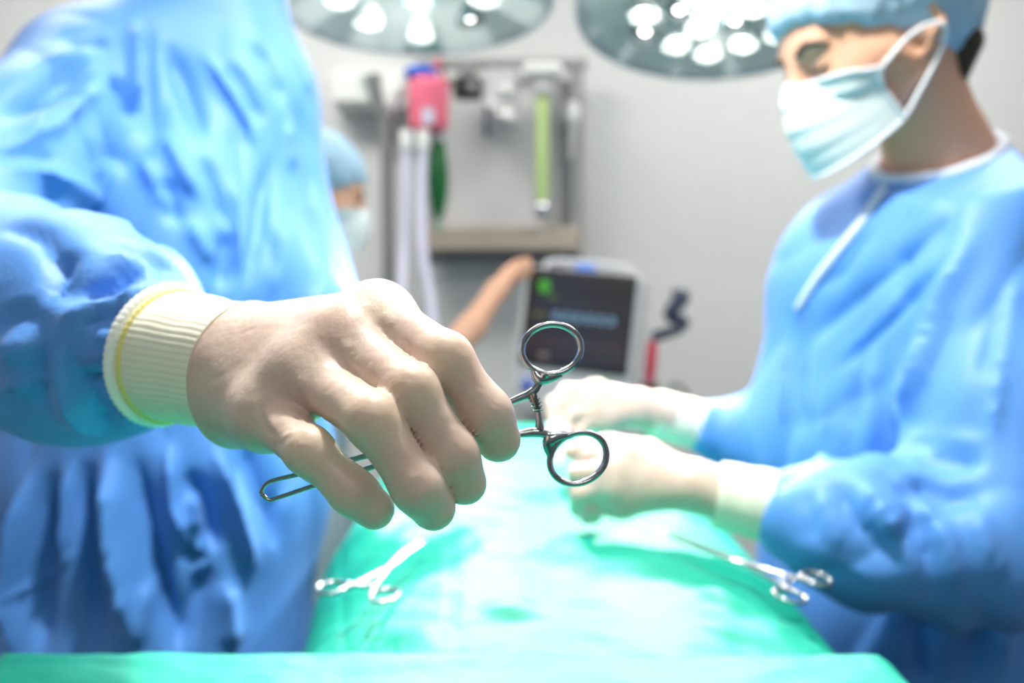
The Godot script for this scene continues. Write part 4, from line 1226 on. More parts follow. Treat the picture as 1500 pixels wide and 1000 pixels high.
func make_nurse() -> void:
	var o := thing("person", "nurse in blue gown, cap and pale face mask looking down at the right", "person", Vector3.ZERO, "theatre staff")
	var T := Transform3D(Basis(Vector3.UP, PI / 2 + 0.12) * Basis(Vector3.RIGHT, -0.34), Vector3(0.4193, 1.4605, -0.9557))
	var f := Field.new()
	head_bones(f, T)
	f.cap(T * Vector3(0, -0.03, 0.04), 0.05, Vector3(0.5170, 1.3384, -0.9804), 0.054, 0.03)
	f.cap(Vector3(0.5170, 1.3384, -0.9804), 0.054, Vector3(0.5124, 1.1832, -0.9822), 0.07, 0.03)
	f.mesh(0.004, 2)
	part(o, "body", f.done(skin_colour), M.skin)
	head_gear(o, f, T, M.cap)
	f = Field.new()
	for x: float in [-0.035, -0.012, 0.012, 0.035]:
		f.cap(T * Vector3(x, -0.03, 0.088), 0.02, T * Vector3(x * 0.9, -0.062, 0.072), 0.012, 0.012)
	f.mesh(0.004, 1)
	part(o, "hair", f.done(), M.hair)
	f = Field.new()
	f.cuts = [Plane(Vector3(-0.2957, 0.9007, 0.3182), Vector3(0.5147, 1.3427, -0.9800))]
	f.k_cut = 0.004
	f.cap(Vector3(0.5170, 1.3220, -0.9790), 0.0660, Vector3(0.5113, 1.2745, -0.9799), 0.0850, 0.040, 0)
	f.cap(Vector3(0.5170, 1.3137, -0.9783), 0.0550, Vector3(0.4714, 1.2470, -1.1081), 0.0600, 0.050, 0)
	f.cap(Vector3(0.5225, 1.3082, -0.9728), 0.0580, Vector3(0.5242, 1.2413, -0.8868), 0.0720, 0.050, 0)
	f.cap(Vector3(0.4698, 1.1731, -1.0515), 0.1150, Vector3(0.5293, 1.1838, -0.9521), 0.1150, 0.060, 0)
	f.cap(Vector3(0.4698, 1.1731, -1.0515), 0.1150, Vector3(0.4518, 1.0027, -1.0369), 0.1220, 0.060, 0)
	f.cap(Vector3(0.4518, 1.0027, -1.0369), 0.1220, Vector3(0.4635, 0.8041, -0.9998), 0.1300, 0.060, 0)
	f.cap(Vector3(0.4635, 0.8041, -0.9998), 0.1300, Vector3(0.4767, 0.3204, -0.9584), 0.1400, 0.060, 0)
	f.cap(Vector3(0.5293, 1.1838, -0.9521), 0.1150, Vector3(0.5321, 1.0177, -0.9579), 0.1250, 0.060, 0)
	f.cap(Vector3(0.5321, 1.0177, -0.9579), 0.1250, Vector3(0.5487, 0.8272, -0.9416), 0.1300, 0.060, 0)
	f.cap(Vector3(0.5487, 0.8272, -0.9416), 0.1300, Vector3(0.5654, 0.3716, -0.9025), 0.1400, 0.060, 0)
	f.cap(Vector3(0.5242, 1.2413, -0.8868), 0.0760, Vector3(0.4860, 1.0616, -0.8011), 0.0760, 0.030, 0)
	f.cap(Vector3(0.4860, 1.0616, -0.8011), 0.0760, Vector3(0.4495, 0.9469, -0.7411), 0.0740, 0.030, 0)
	f.cap(Vector3(0.4495, 0.9469, -0.7411), 0.0740, Vector3(0.3521, 0.9518, -0.7566), 0.0660, 0.030, 0)
	f.cap(Vector3(0.3521, 0.9518, -0.7566), 0.0660, Vector3(0.2979, 0.9591, -0.7722), 0.0500, 0.030, 0)
	f.cap(Vector3(0.2979, 0.9591, -0.7722), 0.0500, Vector3(0.2787, 0.9624, -0.7796), 0.0360, 0.030, 0)
	f.cap(Vector3(0.4714, 1.2470, -1.1081), 0.0620, Vector3(0.4348, 0.9469, -1.1225), 0.0620, 0.030, 0)
	f.cap(Vector3(0.4348, 0.9469, -1.1225), 0.0620, Vector3(0.3360, 0.9656, -1.1040), 0.0560, 0.030, 0)
	f.cap(Vector3(0.3360, 0.9656, -1.1040), 0.0560, Vector3(0.2759, 0.9838, -1.0955), 0.0400, 0.030, 0)
	f.mesh(0.007, 2)
	f.strokes([
		[[Vector3(0.4566, 1.2564, -0.8337), Vector3(0.4317, 1.2254, -0.8554), Vector3(0.4110, 1.1924, -0.8906), Vector3(0.3876, 1.1562, -0.9321), Vector3(0.3596, 1.1167, -0.9721)], 0.0190, 0.0120],
		[[Vector3(0.4569, 1.2278, -0.8192), Vector3(0.4224, 1.1705, -0.8652), Vector3(0.3876, 1.1084, -0.9279)], 0.0067, -0.0080],
		[[Vector3(0.4523, 1.2104, -0.8157), Vector3(0.4228, 1.1556, -0.8648), Vector3(0.4059, 1.1206, -0.9029), Vector3(0.3809, 1.0841, -0.9292)], 0.0095, 0.0070],
		[[Vector3(0.4130, 1.2543, -0.9170), Vector3(0.3855, 1.2000, -0.9405), Vector3(0.3707, 1.1836, -0.9633)], 0.0114, 0.0080],
		[[Vector3(0.3602, 1.1416, -0.9760), Vector3(0.3499, 1.0672, -0.9642), Vector3(0.3449, 1.0189, -0.9519), Vector3(0.2809, 1.0112, -0.7763)], 0.0133, 0.0100],
		[[Vector3(0.3721, 1.0710, -0.9361), Vector3(0.3677, 1.0198, -0.9256), Vector3(0.2956, 1.0123, -0.7445)], 0.0075, -0.0080],
		[[Vector3(0.3962, 1.0905, -0.9094), Vector3(0.3906, 1.0365, -0.9008), Vector3(0.3213, 1.0189, -0.7446)], 0.0114, 0.0080],
		[[Vector3(0.4117, 1.1080, -0.8933), Vector3(0.4079, 1.0550, -0.8845), Vector3(0.4061, 1.0015, -0.8803)], 0.0090, -0.0080],
		[[Vector3(0.3428, 1.1308, -1.0104), Vector3(0.3352, 1.0638, -0.9884), Vector3(0.3298, 0.9978, -0.9729)], 0.0090, -0.0080],
		[[Vector3(0.4647, 1.2345, -0.8151), Vector3(0.4475, 1.1931, -0.8119), Vector3(0.4310, 1.1515, -0.8098), Vector3(0.4084, 1.0940, -0.7947), Vector3(0.4001, 1.0321, -0.8075)], 0.0150, -0.0200],
		[[Vector3(0.4424, 1.1593, -0.7935), Vector3(0.4190, 1.1124, -0.7839), Vector3(0.4013, 1.0644, -0.7849)], 0.0133, 0.0060],
		[[Vector3(0.4952, 1.2000, -0.7836), Vector3(0.4787, 1.1607, -0.7671), Vector3(0.4601, 1.1231, -0.7469), Vector3(0.4438, 1.0717, -0.7246), Vector3(0.4272, 1.0232, -0.7015)], 0.0060, -0.0080],
		[[Vector3(0.4837, 1.1801, -0.7762), Vector3(0.4622, 1.1383, -0.7581), Vector3(0.4413, 1.0980, -0.7401)], 0.0133, 0.0080],
		[[Vector3(0.3968, 1.0364, -0.7871), Vector3(0.4310, 1.0444, -0.7181)], 0.0090, -0.0100],
		[[Vector3(0.3825, 1.0256, -0.7441), Vector3(0.4257, 1.0279, -0.7077)], 0.0095, 0.0100],
		[[Vector3(0.2972, 1.0058, -0.7317), Vector3(0.3136, 0.9733, -0.7005), Vector3(0.3495, 0.9388, -0.6833)], 0.0133, 0.0120],
		[[Vector3(0.3391, 1.0168, -0.7265), Vector3(0.3607, 0.9990, -0.6986), Vector3(0.3627, 0.9670, -0.6821), Vector3(0.3735, 0.9299, -0.6822)], 0.0133, 0.0140],
		[[Vector3(0.3635, 1.0158, -0.7182), Vector3(0.3897, 0.9998, -0.6958), Vector3(0.4163, 1.0046, -0.6898)], 0.0114, 0.0140],
		[[Vector3(0.3616, 1.0015, -0.7007), Vector3(0.3749, 0.9729, -0.6830), Vector3(0.3903, 0.9248, -0.6796)], 0.0105, -0.0160],
		[[Vector3(0.3173, 1.0103, -0.7268), Vector3(0.3345, 0.9818, -0.6935), Vector3(0.3596, 0.9290, -0.6844)], 0.0090, -0.0120],
		[[Vector3(0.2791, 0.9954, -0.7338), Vector3(0.2823, 0.9563, -0.7136)], 0.0076, 0.0080],
		[[Vector3(0.2863, 0.9972, -0.7275), Vector3(0.2950, 0.9524, -0.7061)], 0.0060, -0.0080],
		[[Vector3(0.4038, 0.9958, -0.6882), Vector3(0.4096, 0.9651, -0.6700), Vector3(0.4176, 0.9363, -0.6661)], 0.0090, -0.0100],
		[[Vector3(0.2680, 0.9521, -0.7258), Vector3(0.2986, 0.9397, -0.7061), Vector3(0.3295, 0.9264, -0.6910)], 0.0075, -0.0060],
		[[Vector3(0.4371, 0.8309, -0.8359), Vector3(0.4458, 0.7558, -0.8320)], 0.0190, 0.0200],
		[[Vector3(0.4013, 0.8925, -0.6965), Vector3(0.4650, 0.7622, -0.8199)], 0.0120, -0.0180],
		[[Vector3(0.4119, 0.9145, -0.6746), Vector3(0.4881, 0.8138, -0.8073), Vector3(0.4848, 0.7675, -0.8101)], 0.0152, 0.0180],
		[[Vector3(0.4309, 0.9177, -0.6669), Vector3(0.5151, 0.8178, -0.7991), Vector3(0.5145, 0.7728, -0.8001)], 0.0105, -0.0160]
	])
	crumple(f, [
		[Vector3(0.3945, 0.9469, -0.7612), 0.22, Vector3(0.4731, 0.9950, -0.7854) - Vector3(0.3429, 0.8857, -0.7760), 0.05, 0.012],
		[Vector3(0.4613, 1.1334, -0.7771), 0.26, Vector3(0.2, 1, 0), 0.06, 0.010],
		[Vector3(0.4022, 1.1607, -0.9200), 0.28, Vector3(0.5014, 1.2538, -0.9079) - Vector3(0.3501, 1.0945, -0.9444), 0.06, 0.010],
		[Vector3(0.3909, 0.9972, -0.9361), 0.25, Vector3(0.05, 1, 0), 0.05, 0.010],
		[Vector3(0.4629, 0.7773, -0.8671), 0.35, Vector3(0.15, 1, 0), 0.07, 0.015],
	], 8)
	part(o, "gown", f.done(gown_colour), M.gown)
	# piping at the collar and down the yoke seam
	part(o, "collar_binding", tube([Vector3(0.4444, 1.3158, -0.9755), Vector3(0.4459, 1.3127, -0.9652), Vector3(0.4491, 1.3103, -0.9553), Vector3(0.4540, 1.3086, -0.9461), Vector3(0.4603, 1.3077, -0.9377), Vector3(0.4680, 1.3076, -0.9303), Vector3(0.4769, 1.3084, -0.9242), Vector3(0.4867, 1.3099, -0.9195), Vector3(0.4972, 1.3122, -0.9163), Vector3(0.5082, 1.3153, -0.9146), Vector3(0.5193, 1.3189, -0.9146), Vector3(0.5303, 1.3231, -0.9162), Vector3(0.5410, 1.3277, -0.9194), Vector3(0.5510, 1.3327, -0.9242), Vector3(0.5602, 1.3379, -0.9303), Vector3(0.5682, 1.3431, -0.9376), Vector3(0.5750, 1.3483, -0.9460), Vector3(0.5803, 1.3533, -0.9553), Vector3(0.5839, 1.3580, -0.9651), Vector3(0.5859, 1.3622, -0.9754), Vector3(0.5862, 1.3660, -0.9858), Vector3(0.5847, 1.3691, -0.9960), Vector3(0.5815, 1.3716, -1.0059), Vector3(0.5766, 1.3732, -1.0152), Vector3(0.5703, 1.3741, -1.0236), Vector3(0.5626, 1.3742, -1.0309), Vector3(0.5537, 1.3735, -1.0370), Vector3(0.5439, 1.3719, -1.0418), Vector3(0.5334, 1.3696, -1.0450), Vector3(0.5224, 1.3666, -1.0466), Vector3(0.5113, 1.3629, -1.0466), Vector3(0.5003, 1.3587, -1.0450), Vector3(0.4896, 1.3541, -1.0418), Vector3(0.4796, 1.3491, -1.0371), Vector3(0.4704, 1.3440, -1.0310), Vector3(0.4624, 1.3387, -1.0236), Vector3(0.4556, 1.3335, -1.0152), Vector3(0.4504, 1.3285, -1.0060), Vector3(0.4467, 1.3239, -0.9961), Vector3(0.4447, 1.3196, -0.9858)], [0.0075], 10, true), M.piping)
	part(o, "yoke_piping", tube(spline([Vector3(0.4322, 1.3009, -0.9355), Vector3(0.4073, 1.2594, -0.9365), Vector3(0.3869, 1.2258, -0.9499), Vector3(0.3685, 1.1917, -0.9691), Vector3(0.3539, 1.1561, -0.9877)], 6), [0.004, 0.006, 0.006, 0.004], 8), M.piping)
	trousers(o, Vector3(0.5, 0.72, -0.98), Vector3(-1, 0, 0))
	knit_cuff(o, Vector3(0.2780, 0.9637, -0.7777), Vector3(0.2085, 0.9756, -0.7947), 0.037, 0.034, 0.85, Vector3.UP, false)
	knit_cuff(o, Vector3(0.2807, 0.9838, -1.0955), Vector3(0.1924, 1.0092, -1.0827), 0.034, 0.032, 0.85, Vector3.UP, false)
	f = Field.new()
	hand_bones(f, [Vector3(0.2248, 0.9726, -0.7905), Vector3(0.1884, 0.9831, -0.7984)], [
		[Vector3(0.1164, 1.0116, -0.8099), Vector3(0.0830, 1.0073, -0.8286), Vector3(0.0734, 0.9880, -0.8410), Vector3(0.0796, 0.9760, -0.8439)],
		[Vector3(0.1047, 0.9984, -0.7997), Vector3(0.0683, 0.9916, -0.8152), Vector3(0.0669, 0.9711, -0.8315), Vector3(0.0770, 0.9602, -0.8386)],
		[Vector3(0.1029, 0.9825, -0.7953), Vector3(0.0692, 0.9720, -0.8075), Vector3(0.0693, 0.9526, -0.8239), Vector3(0.0800, 0.9465, -0.8294)],
		[Vector3(0.1116, 0.9650, -0.7968), Vector3(0.0818, 0.9568, -0.8052), Vector3(0.0783, 0.9476, -0.8114), Vector3(0.0874, 0.9444, -0.8172)]],
		[Vector3(0.1443, 1.0116, -0.8289), Vector3(0.1027, 1.0172, -0.8435), Vector3(0.0652, 1.0064, -0.8516)])
	part(o, "glove", glove_cloth(f, 0.0035, []), M.glove)
	f = Field.new()
	hand_bones(f, [Vector3(0.2118, 1.0049, -1.0853), Vector3(0.1728, 1.0157, -1.0782)], [
		[Vector3(0.1129, 1.0413, -1.0704), Vector3(0.0727, 1.0443, -1.0505), Vector3(0.0555, 1.0268, -1.0340), Vector3(0.0517, 1.0117, -1.0277)],
		[Vector3(0.1082, 1.0282, -1.0592), Vector3(0.0666, 1.0296, -1.0392), Vector3(0.0535, 1.0152, -1.0280), Vector3(0.0550, 1.0020, -1.0218)],
		[Vector3(0.1114, 1.0144, -1.0530), Vector3(0.0788, 1.0161, -1.0331), Vector3(0.0677, 1.0028, -1.0269), Vector3(0.0727, 0.9932, -1.0211)],
		[Vector3(0.1205, 1.0017, -1.0519), Vector3(0.0936, 1.0009, -1.0368), Vector3(0.0860, 0.9929, -1.0311), Vector3(0.0909, 0.9868, -1.0255)]],
		[Vector3(0.1401, 1.0324, -1.0796), Vector3(0.0926, 1.0358, -1.0699), Vector3(0.0527, 1.0280, -1.0491)])
	part(o, "glove", glove_cloth(f, 0.004, []), M.glove)


func make_assistant() -> void:
	var o := thing("person", "assistant behind the surgeon, in cap and mask, reaching to the monitor", "person", Vector3.ZERO, "theatre staff")
	var T := Transform3D(Basis(Vector3.UP, -PI / 2 + 0.15) * Basis(Vector3.RIGHT, -0.15), Vector3(-0.4608, 1.3803, -1.9425))
	var f := Field.new()
	head_bones(f, T)
	f.cap(T * Vector3(0, -0.05, 0.03), 0.055, Vector3(-0.4963, 1.1670, -1.9343), 0.058, 0.03)
	f.cap(Vector3(-0.4963, 1.1670, -1.9343), 0.06, Vector3(-0.5128, 1.0022, -1.9201), 0.08, 0.03)
	f.chain([[Vector3(-0.4804, 1.1107, -1.8993), 0.05], [Vector3(-0.2200, 0.9458, -1.8450), 0.042], [Vector3(-0.1018, 1.0647, -1.9757), 0.034], [Vector3(-0.0388, 1.1560, -2.0638), 0.027]], 0.02)
	f.chain([[Vector3(-0.5516, 1.1070, -1.9793), 0.05], [Vector3(-0.5714, 0.8549, -1.9978), 0.042], [Vector3(-0.5040, 0.6643, -1.9213), 0.032], [Vector3(-0.4739, 0.6035, -1.8960), 0.026]], 0.02)
	f.cap(Vector3(-0.0388, 1.1560, -2.0638), 0.026, Vector3(-0.0036, 1.1964, -2.0974), 0.024, 0.02)
	for i in 4:
		var at: Vector3 = [Vector3(0.0108, 1.2215, -2.1095), Vector3(0.0163, 1.2126, -2.1188), Vector3(0.0200, 1.2036, -2.1281), Vector3(0.0218, 1.1927, -2.1272)][i]
		var tip: Vector3 = [Vector3(0.0402, 1.2363, -2.1409), Vector3(0.0475, 1.2254, -2.1400), Vector3(0.0493, 1.2109, -2.1387), Vector3(0.0438, 1.1963, -2.1375)][i]
		f.cap(at, 0.011, tip, 0.009, 0.006)
		f.cap(Vector3(-0.0090, 1.1964, -2.0974), 0.016, at, 0.012, 0.012)
	f.cap(Vector3(-0.0143, 1.1964, -2.0873), 0.014, Vector3(0.0109, 1.1783, -2.1159), 0.010, 0.01)
	f.mesh(0.006, 2)
	part(o, "body", f.done(skin_colour), M.skin)
	head_gear(o, f, T, M.cap)
	f = Field.new()
	f.cap(Vector3(-0.5128, 1.1176, -1.9300), 0.085, Vector3(-0.5211, 0.9363, -1.9145), 0.12, 0.05)
	f.cap(Vector3(-0.5294, 0.6066, -1.8862), 0.13, Vector3(-0.5294, 0.3758, -1.8664), 0.15, 0.08)
	f.cap(Vector3(-0.5211, 0.9363, -1.9145), 0.12, Vector3(-0.5294, 0.6066, -1.8862), 0.13, 0.08)
	f.cap(Vector3(-0.4804, 1.1107, -1.8993), 0.075, Vector3(-0.3384, 1.0137, -1.8709), 0.066, 0.04)
	f.cap(Vector3(-0.5516, 1.1070, -1.9793), 0.075, Vector3(-0.5668, 0.9253, -1.9938), 0.064, 0.04)
	f.mesh(0.012, 2)
	part(o, "scrub_top", f.done(), M.scrubs)
	trousers(o, Vector3(-0.52, 0.62, -1.95), Vector3(1, 0, 0))


# ---------------------------------------------------------------- the back of the room
func make_rack() -> void:
	# wall-mounted rail unit with a shelf; 1 px at this depth is about 2.4 mm
	var c := Vector3(-0.0377, 1.6128, -2.9761)
	var o := thing("wall_rack", "grey metal wall rack with a tan shelf behind the lamps", "rack", c)
	part(o, "back_panel", rbox(Vector3(0.60, 0.60, 0.02), 0.004), M.light_grey, Vector3(0, 0, -0.05))
	part(o, "top_rail", rbox(Vector3(0.62, 0.03, 0.05), 0.004), M.grey, Vector3(0, 0.345, 0))
	part(o, "shelf", rbox(Vector3(0.58, 0.085, 0.16), 0.008), M.tan, Vector3(-0.01, -0.29, 0.03))
	part(o, "shelf_rail", rbox(Vector3(0.6, 0.04, 0.05), 0.006), M.mid_grey, Vector3(0, -0.36, 0.0))
	part(o, "side_post", rbox(Vector3(0.05, 0.70, 0.06), 0.006), M.grey, Vector3(0.275, 0.0, -0.01))
	part(o, "side_post", rbox(Vector3(0.035, 0.70, 0.06), 0.006), M.grey, Vector3(0.20, 0.0, -0.02))
	part(o, "side_post", rbox(Vector3(0.03, 0.70, 0.06), 0.006), M.grey, Vector3(-0.285, 0.0, -0.02))
	var b := thing("regulator_box", "black box hanging from the wall rack beside the pink canister", "box", Vector3(-0.1571, 1.8502, -2.8861))
	part(b, "case", rbox(Vector3(0.10, 0.07, 0.07), 0.008), M.dark)
	part(b, "bracket", rbox(Vector3(0.06, 0.05, 0.04), 0.006), M.mid_grey, Vector3(0.0, 0.055, 0))
	part(b, "dial", lathe([Vector2(0, 0.006), Vector2(0.016, 0.005), Vector2(0.017, -0.004)], 16), M.grey, Vector3(0.02, 0, 0.036), Vector3(90, 0, 0))
	# gas outlets with chrome knobs
	var g := thing("gas_outlet", "pale gas outlet cluster with round white knobs on the wall rack", "gas outlet", Vector3(-0.0360, 1.7978, -2.8615))
	part(g, "plate", rbox(Vector3(0.12, 0.2, 0.03), 0.008), M.light_grey, Vector3(0, 0.02, -0.02))
	for q: Array in [[-0.03, -0.02, 0.02], [0.018, 0.035, 0.022], [0.02, -0.055, 0.024], [-0.005, -0.05, 0.016]]:
		part(g, "knob", lathe([Vector2(0, 0.05), Vector2(q[2] * 0.8, 0.048), Vector2(q[2], 0.035), Vector2(q[2], 0.01), Vector2(q[2] * 0.7, 0.0), Vector2(0, 0)], 20), M.white, Vector3(q[0], q[1], 0), Vector3(90, 0, 0))
	part(g, "hose_tail", tube(spline([Vector3(-0.05, -0.02, 0.02), Vector3(-0.055, -0.07, 0.03), Vector3(-0.05, -0.12, 0.02)], 6), [0.009], 10), M.navy)
	# flow meter: a lime float tube under a white head
	var m := thing("flow_meter", "lime green flow meter tube under a white head on the wall rack", "flow meter", Vector3(0.1056, 1.6423, -2.8482))
	part(m, "tube", lathe([Vector2(0, 0.17), Vector2(0.022, 0.17), Vector2(0.022, -0.19), Vector2(0, -0.19)], 20), M.lime)
	part(m, "sleeve", lathe([Vector2(0.03, 0.185), Vector2(0.031, 0.18), Vector2(0.031, -0.19), Vector2(0.02, -0.2)], 24), M.clear)
	part(m, "neck", lathe([Vector2(0, 0.215), Vector2(0.034, 0.212), Vector2(0.036, 0.18), Vector2(0, 0.175)], 20), M.light_grey)
	part(m, "head", rbox(Vector3(0.15, 0.055, 0.06), 0.02), M.white, Vector3(0, 0.26, 0))
	part(m, "valve", lathe([Vector2(0, 0.03), Vector2(0.028, 0.02), Vector2(0.034, 0.0), Vector2(0.026, -0.03), Vector2(0, -0.035)], 20), M.chrome, Vector3(0, -0.215, 0))
	var w := thing("wall_socket", "small rounded white fitting on the side post of the wall rack", "fitting", Vector3(0.2157, 1.7739, -2.9197))
	part(w, "cover", rbox(Vector3(0.055, 0.085, 0.04), 0.02), M.white)
	part(w, "stem", tube([Vector3(0, -0.03, 0), Vector3(-0.004, -0.16, 0)], [0.012, 0.008], 10), M.light_grey)
	# suction canister with a blue lid
	var s := thing("suction_canister", "pink suction canister with a blue lid hanging left of the rack", "canister", Vector3(-0.2667, 1.7444, -2.6060))
	part(s, "bottle", lathe([Vector2(0, 0.075), Vector2(0.058, 0.07), Vector2(0.066, 0.05), Vector2(0.062, -0.075), Vector2(0.05, -0.09), Vector2(0, -0.09)], 24), M.pink)
	part(s, "lid", lathe([Vector2(0, 0.11), Vector2(0.035, 0.108), Vector2(0.05, 0.09), Vector2(0.05, 0.072), Vector2(0, 0.07)], 24), M.blue, Vector3(-0.02, 0, 0.0))
	part(s, "lid_tab", rbox(Vector3(0.03, 0.035, 0.03), 0.006), M.blue, Vector3(-0.055, 0.088, 0.02))
	part(s, "label", rbox(Vector3(0.036, 0.05, 0.004), 0.001), M.hose, Vector3(0.004, -0.055, 0.064))
	part(s, "hook", tube(spline([Vector3(0.02, 0.105, 0), Vector3(0.03, 0.14, -0.02), Vector3(0.035, 0.12, -0.1), Vector3(0.04, 0.12, -0.27)], 6), [0.006], 8), M.red)
	# breathing hoses
	var k := 0
	for line: Array in [
		[Vector3(-0.3321, 1.6142, -2.5447), Vector3(-0.3321, 1.4562, -2.5311), Vector3(-0.3386, 1.2854, -2.5165), Vector3(-0.3416, 1.1159, -2.4618), Vector3(-0.3402, 0.8693, -2.4005)],
		[Vector3(-0.2786, 1.6142, -2.5447), Vector3(-0.2829, 1.4348, -2.5293), Vector3(-0.2763, 1.2635, -2.4945), Vector3(-0.2488, 1.0949, -2.4600), Vector3(-0.2282, 0.8693, -2.4005)]]:
		var h := thing("breathing_hose", ["pale lavender breathing hose hanging on the left side", "pale lavender breathing hose hanging beside the green bag"][k], "hose", Vector3.ZERO, "breathing hoses")
		var pts := spline(line, 16)
		var rr := []
		for i in pts.size():
			rr.append(0.014 if i % 2 else 0.017)
		part(h, "corrugated_tube", tube(pts, rr, 14), M.hose)
		part(h, "connector", lathe([Vector2(0, 0.03), Vector2(0.018, 0.03), Vector2(0.022, -0.03), Vector2(0, -0.03)], 16), M.white, line[0])
		k += 1
	# reservoir bag
	var r := thing("reservoir_bag", "dark green reservoir bag hanging below the pink canister", "bag", Vector3(-0.2407, 1.5064, -2.6358))
	part(r, "bag", lathe([Vector2(0, 0.125), Vector2(0.016, 0.125), Vector2(0.024, 0.11), Vector2(0.031, 0.05), Vector2(0.034, 0.0), Vector2(0.03, -0.06), Vector2(0.018, -0.11), Vector2(0.012, -0.13), Vector2(0, -0.13)], 24), M.green)
	part(r, "neck", lathe([Vector2(0, 0.15), Vector2(0.018, 0.15), Vector2(0.018, 0.12), Vector2(0, 0.12)], 16), M.light_grey)
	part(r, "tail", tube([Vector3(0, -0.125, 0), Vector3(0, -0.17, 0)], [0.013, 0.012], 10), mat(rgb(140, 170, 150), 0.5))
	# the stand with its clamp
	var p := thing("infusion_stand", "grey metal stand with a forked clamp beside the hoses", "stand", Vector3(-0.4087, 1.4237, -2.6488) * Vector3(1, 0, 1))
	part(p, "pole", tube([Vector3(0, 0.04, 0), Vector3(0, 1.74, 0)], [0.022], 14), M.mid_grey)
	part(p, "clamp", tube(spline([Vector3(0, 1.70, 0.0), Vector3(-0.03, 1.76, 0), Vector3(-0.045, 1.84, 0)], 6), [0.022, 0.022, 0.03], 12), M.mid_grey)
	part(p, "clamp", tube(spline([Vector3(0, 1.70, 0.0), Vector3(0.03, 1.76, 0), Vector3(0.05, 1.80, 0)], 6), [0.02, 0.016, 0.016], 12), M.light_grey)
	for i in 5:
		var a := TAU * i / 5.0
		part(p, "foot", tube([Vector3(0, 0.06, 0), Vector3(cos(a) * 0.24, 0.03, sin(a) * 0.24)], [0.018, 0.014], 10), M.mid_grey)
	# white wall unit
	var u := thing("wall_unit", "white rounded equipment box on the wall left of the pink canister", "box", Vector3(-0.5220, 1.8686, -2.9680))
	part(u, "case", rbox(Vector3(0.28, 0.13, 0.16), 0.02), M.white, Vector3(0.0, 0.0, -0.06))
	part(u, "front_cover", rbox(Vector3(0.12, 0.09, 0.03), 0.012), M.white, Vector3(0.075, -0.035, 0.03))
	part(u, "display_strip", rbox(Vector3(0.06, 0.06, 0.006), 0.002), mat(rgb(196, 216, 210), 0.4), Vector3(-0.0, 0.02, 0.022))


func screen_picture() -> ImageTexture:
	var im := Image.create(256, 208, false, Image.FORMAT_RGBA8)
	im.fill(rgb(58, 52, 50))
	im.fill_rect(Rect2i(0, 112, 256, 96), rgb(60, 48, 42))
	im.fill_rect(Rect2i(0, 0, 256, 16), rgb(66, 62, 62))
	for i in 6:
		# a row of pale blue figures
		im.fill_rect(Rect2i(66 + i * 28, 88, 16, 18), rgb(150, 196, 226))
		im.fill_rect(Rect2i(71 + i * 28, 93, 6, 8), rgb(64, 70, 78))
	for x in 256:
		var y := 64 + int(6.0 * sin(x * 0.21) * sin(x * 0.03))
		im.fill_rect(Rect2i(x, y, 2, 2), rgb(90, 84, 74))
		var y2 := 150 + int(9.0 * absf(sin(x * 0.11)))
		im.fill_rect(Rect2i(x, y2, 2, 3), rgb(116, 84, 50))
		im.fill_rect(Rect2i(x, 176 + int(4.0 * sin(x * 0.3)), 2, 2), rgb(96, 84, 66))
	for y in range(-16, 17):
		for x in range(-16, 17):
			if x * x + y * y < 240:
				im.set_pixel(34 + x, 30 + y, rgb(90, 200, 40))
	im.fill_rect(Rect2i(46, 50, 24, 6), rgb(120, 150, 40))
	im.fill_rect(Rect2i(10, 92, 40, 10), rgb(110, 112, 50))
	im.fill_rect(Rect2i(40, 186, 24, 12), rgb(150, 132, 120))
	return ImageTexture.create_from_image(im)


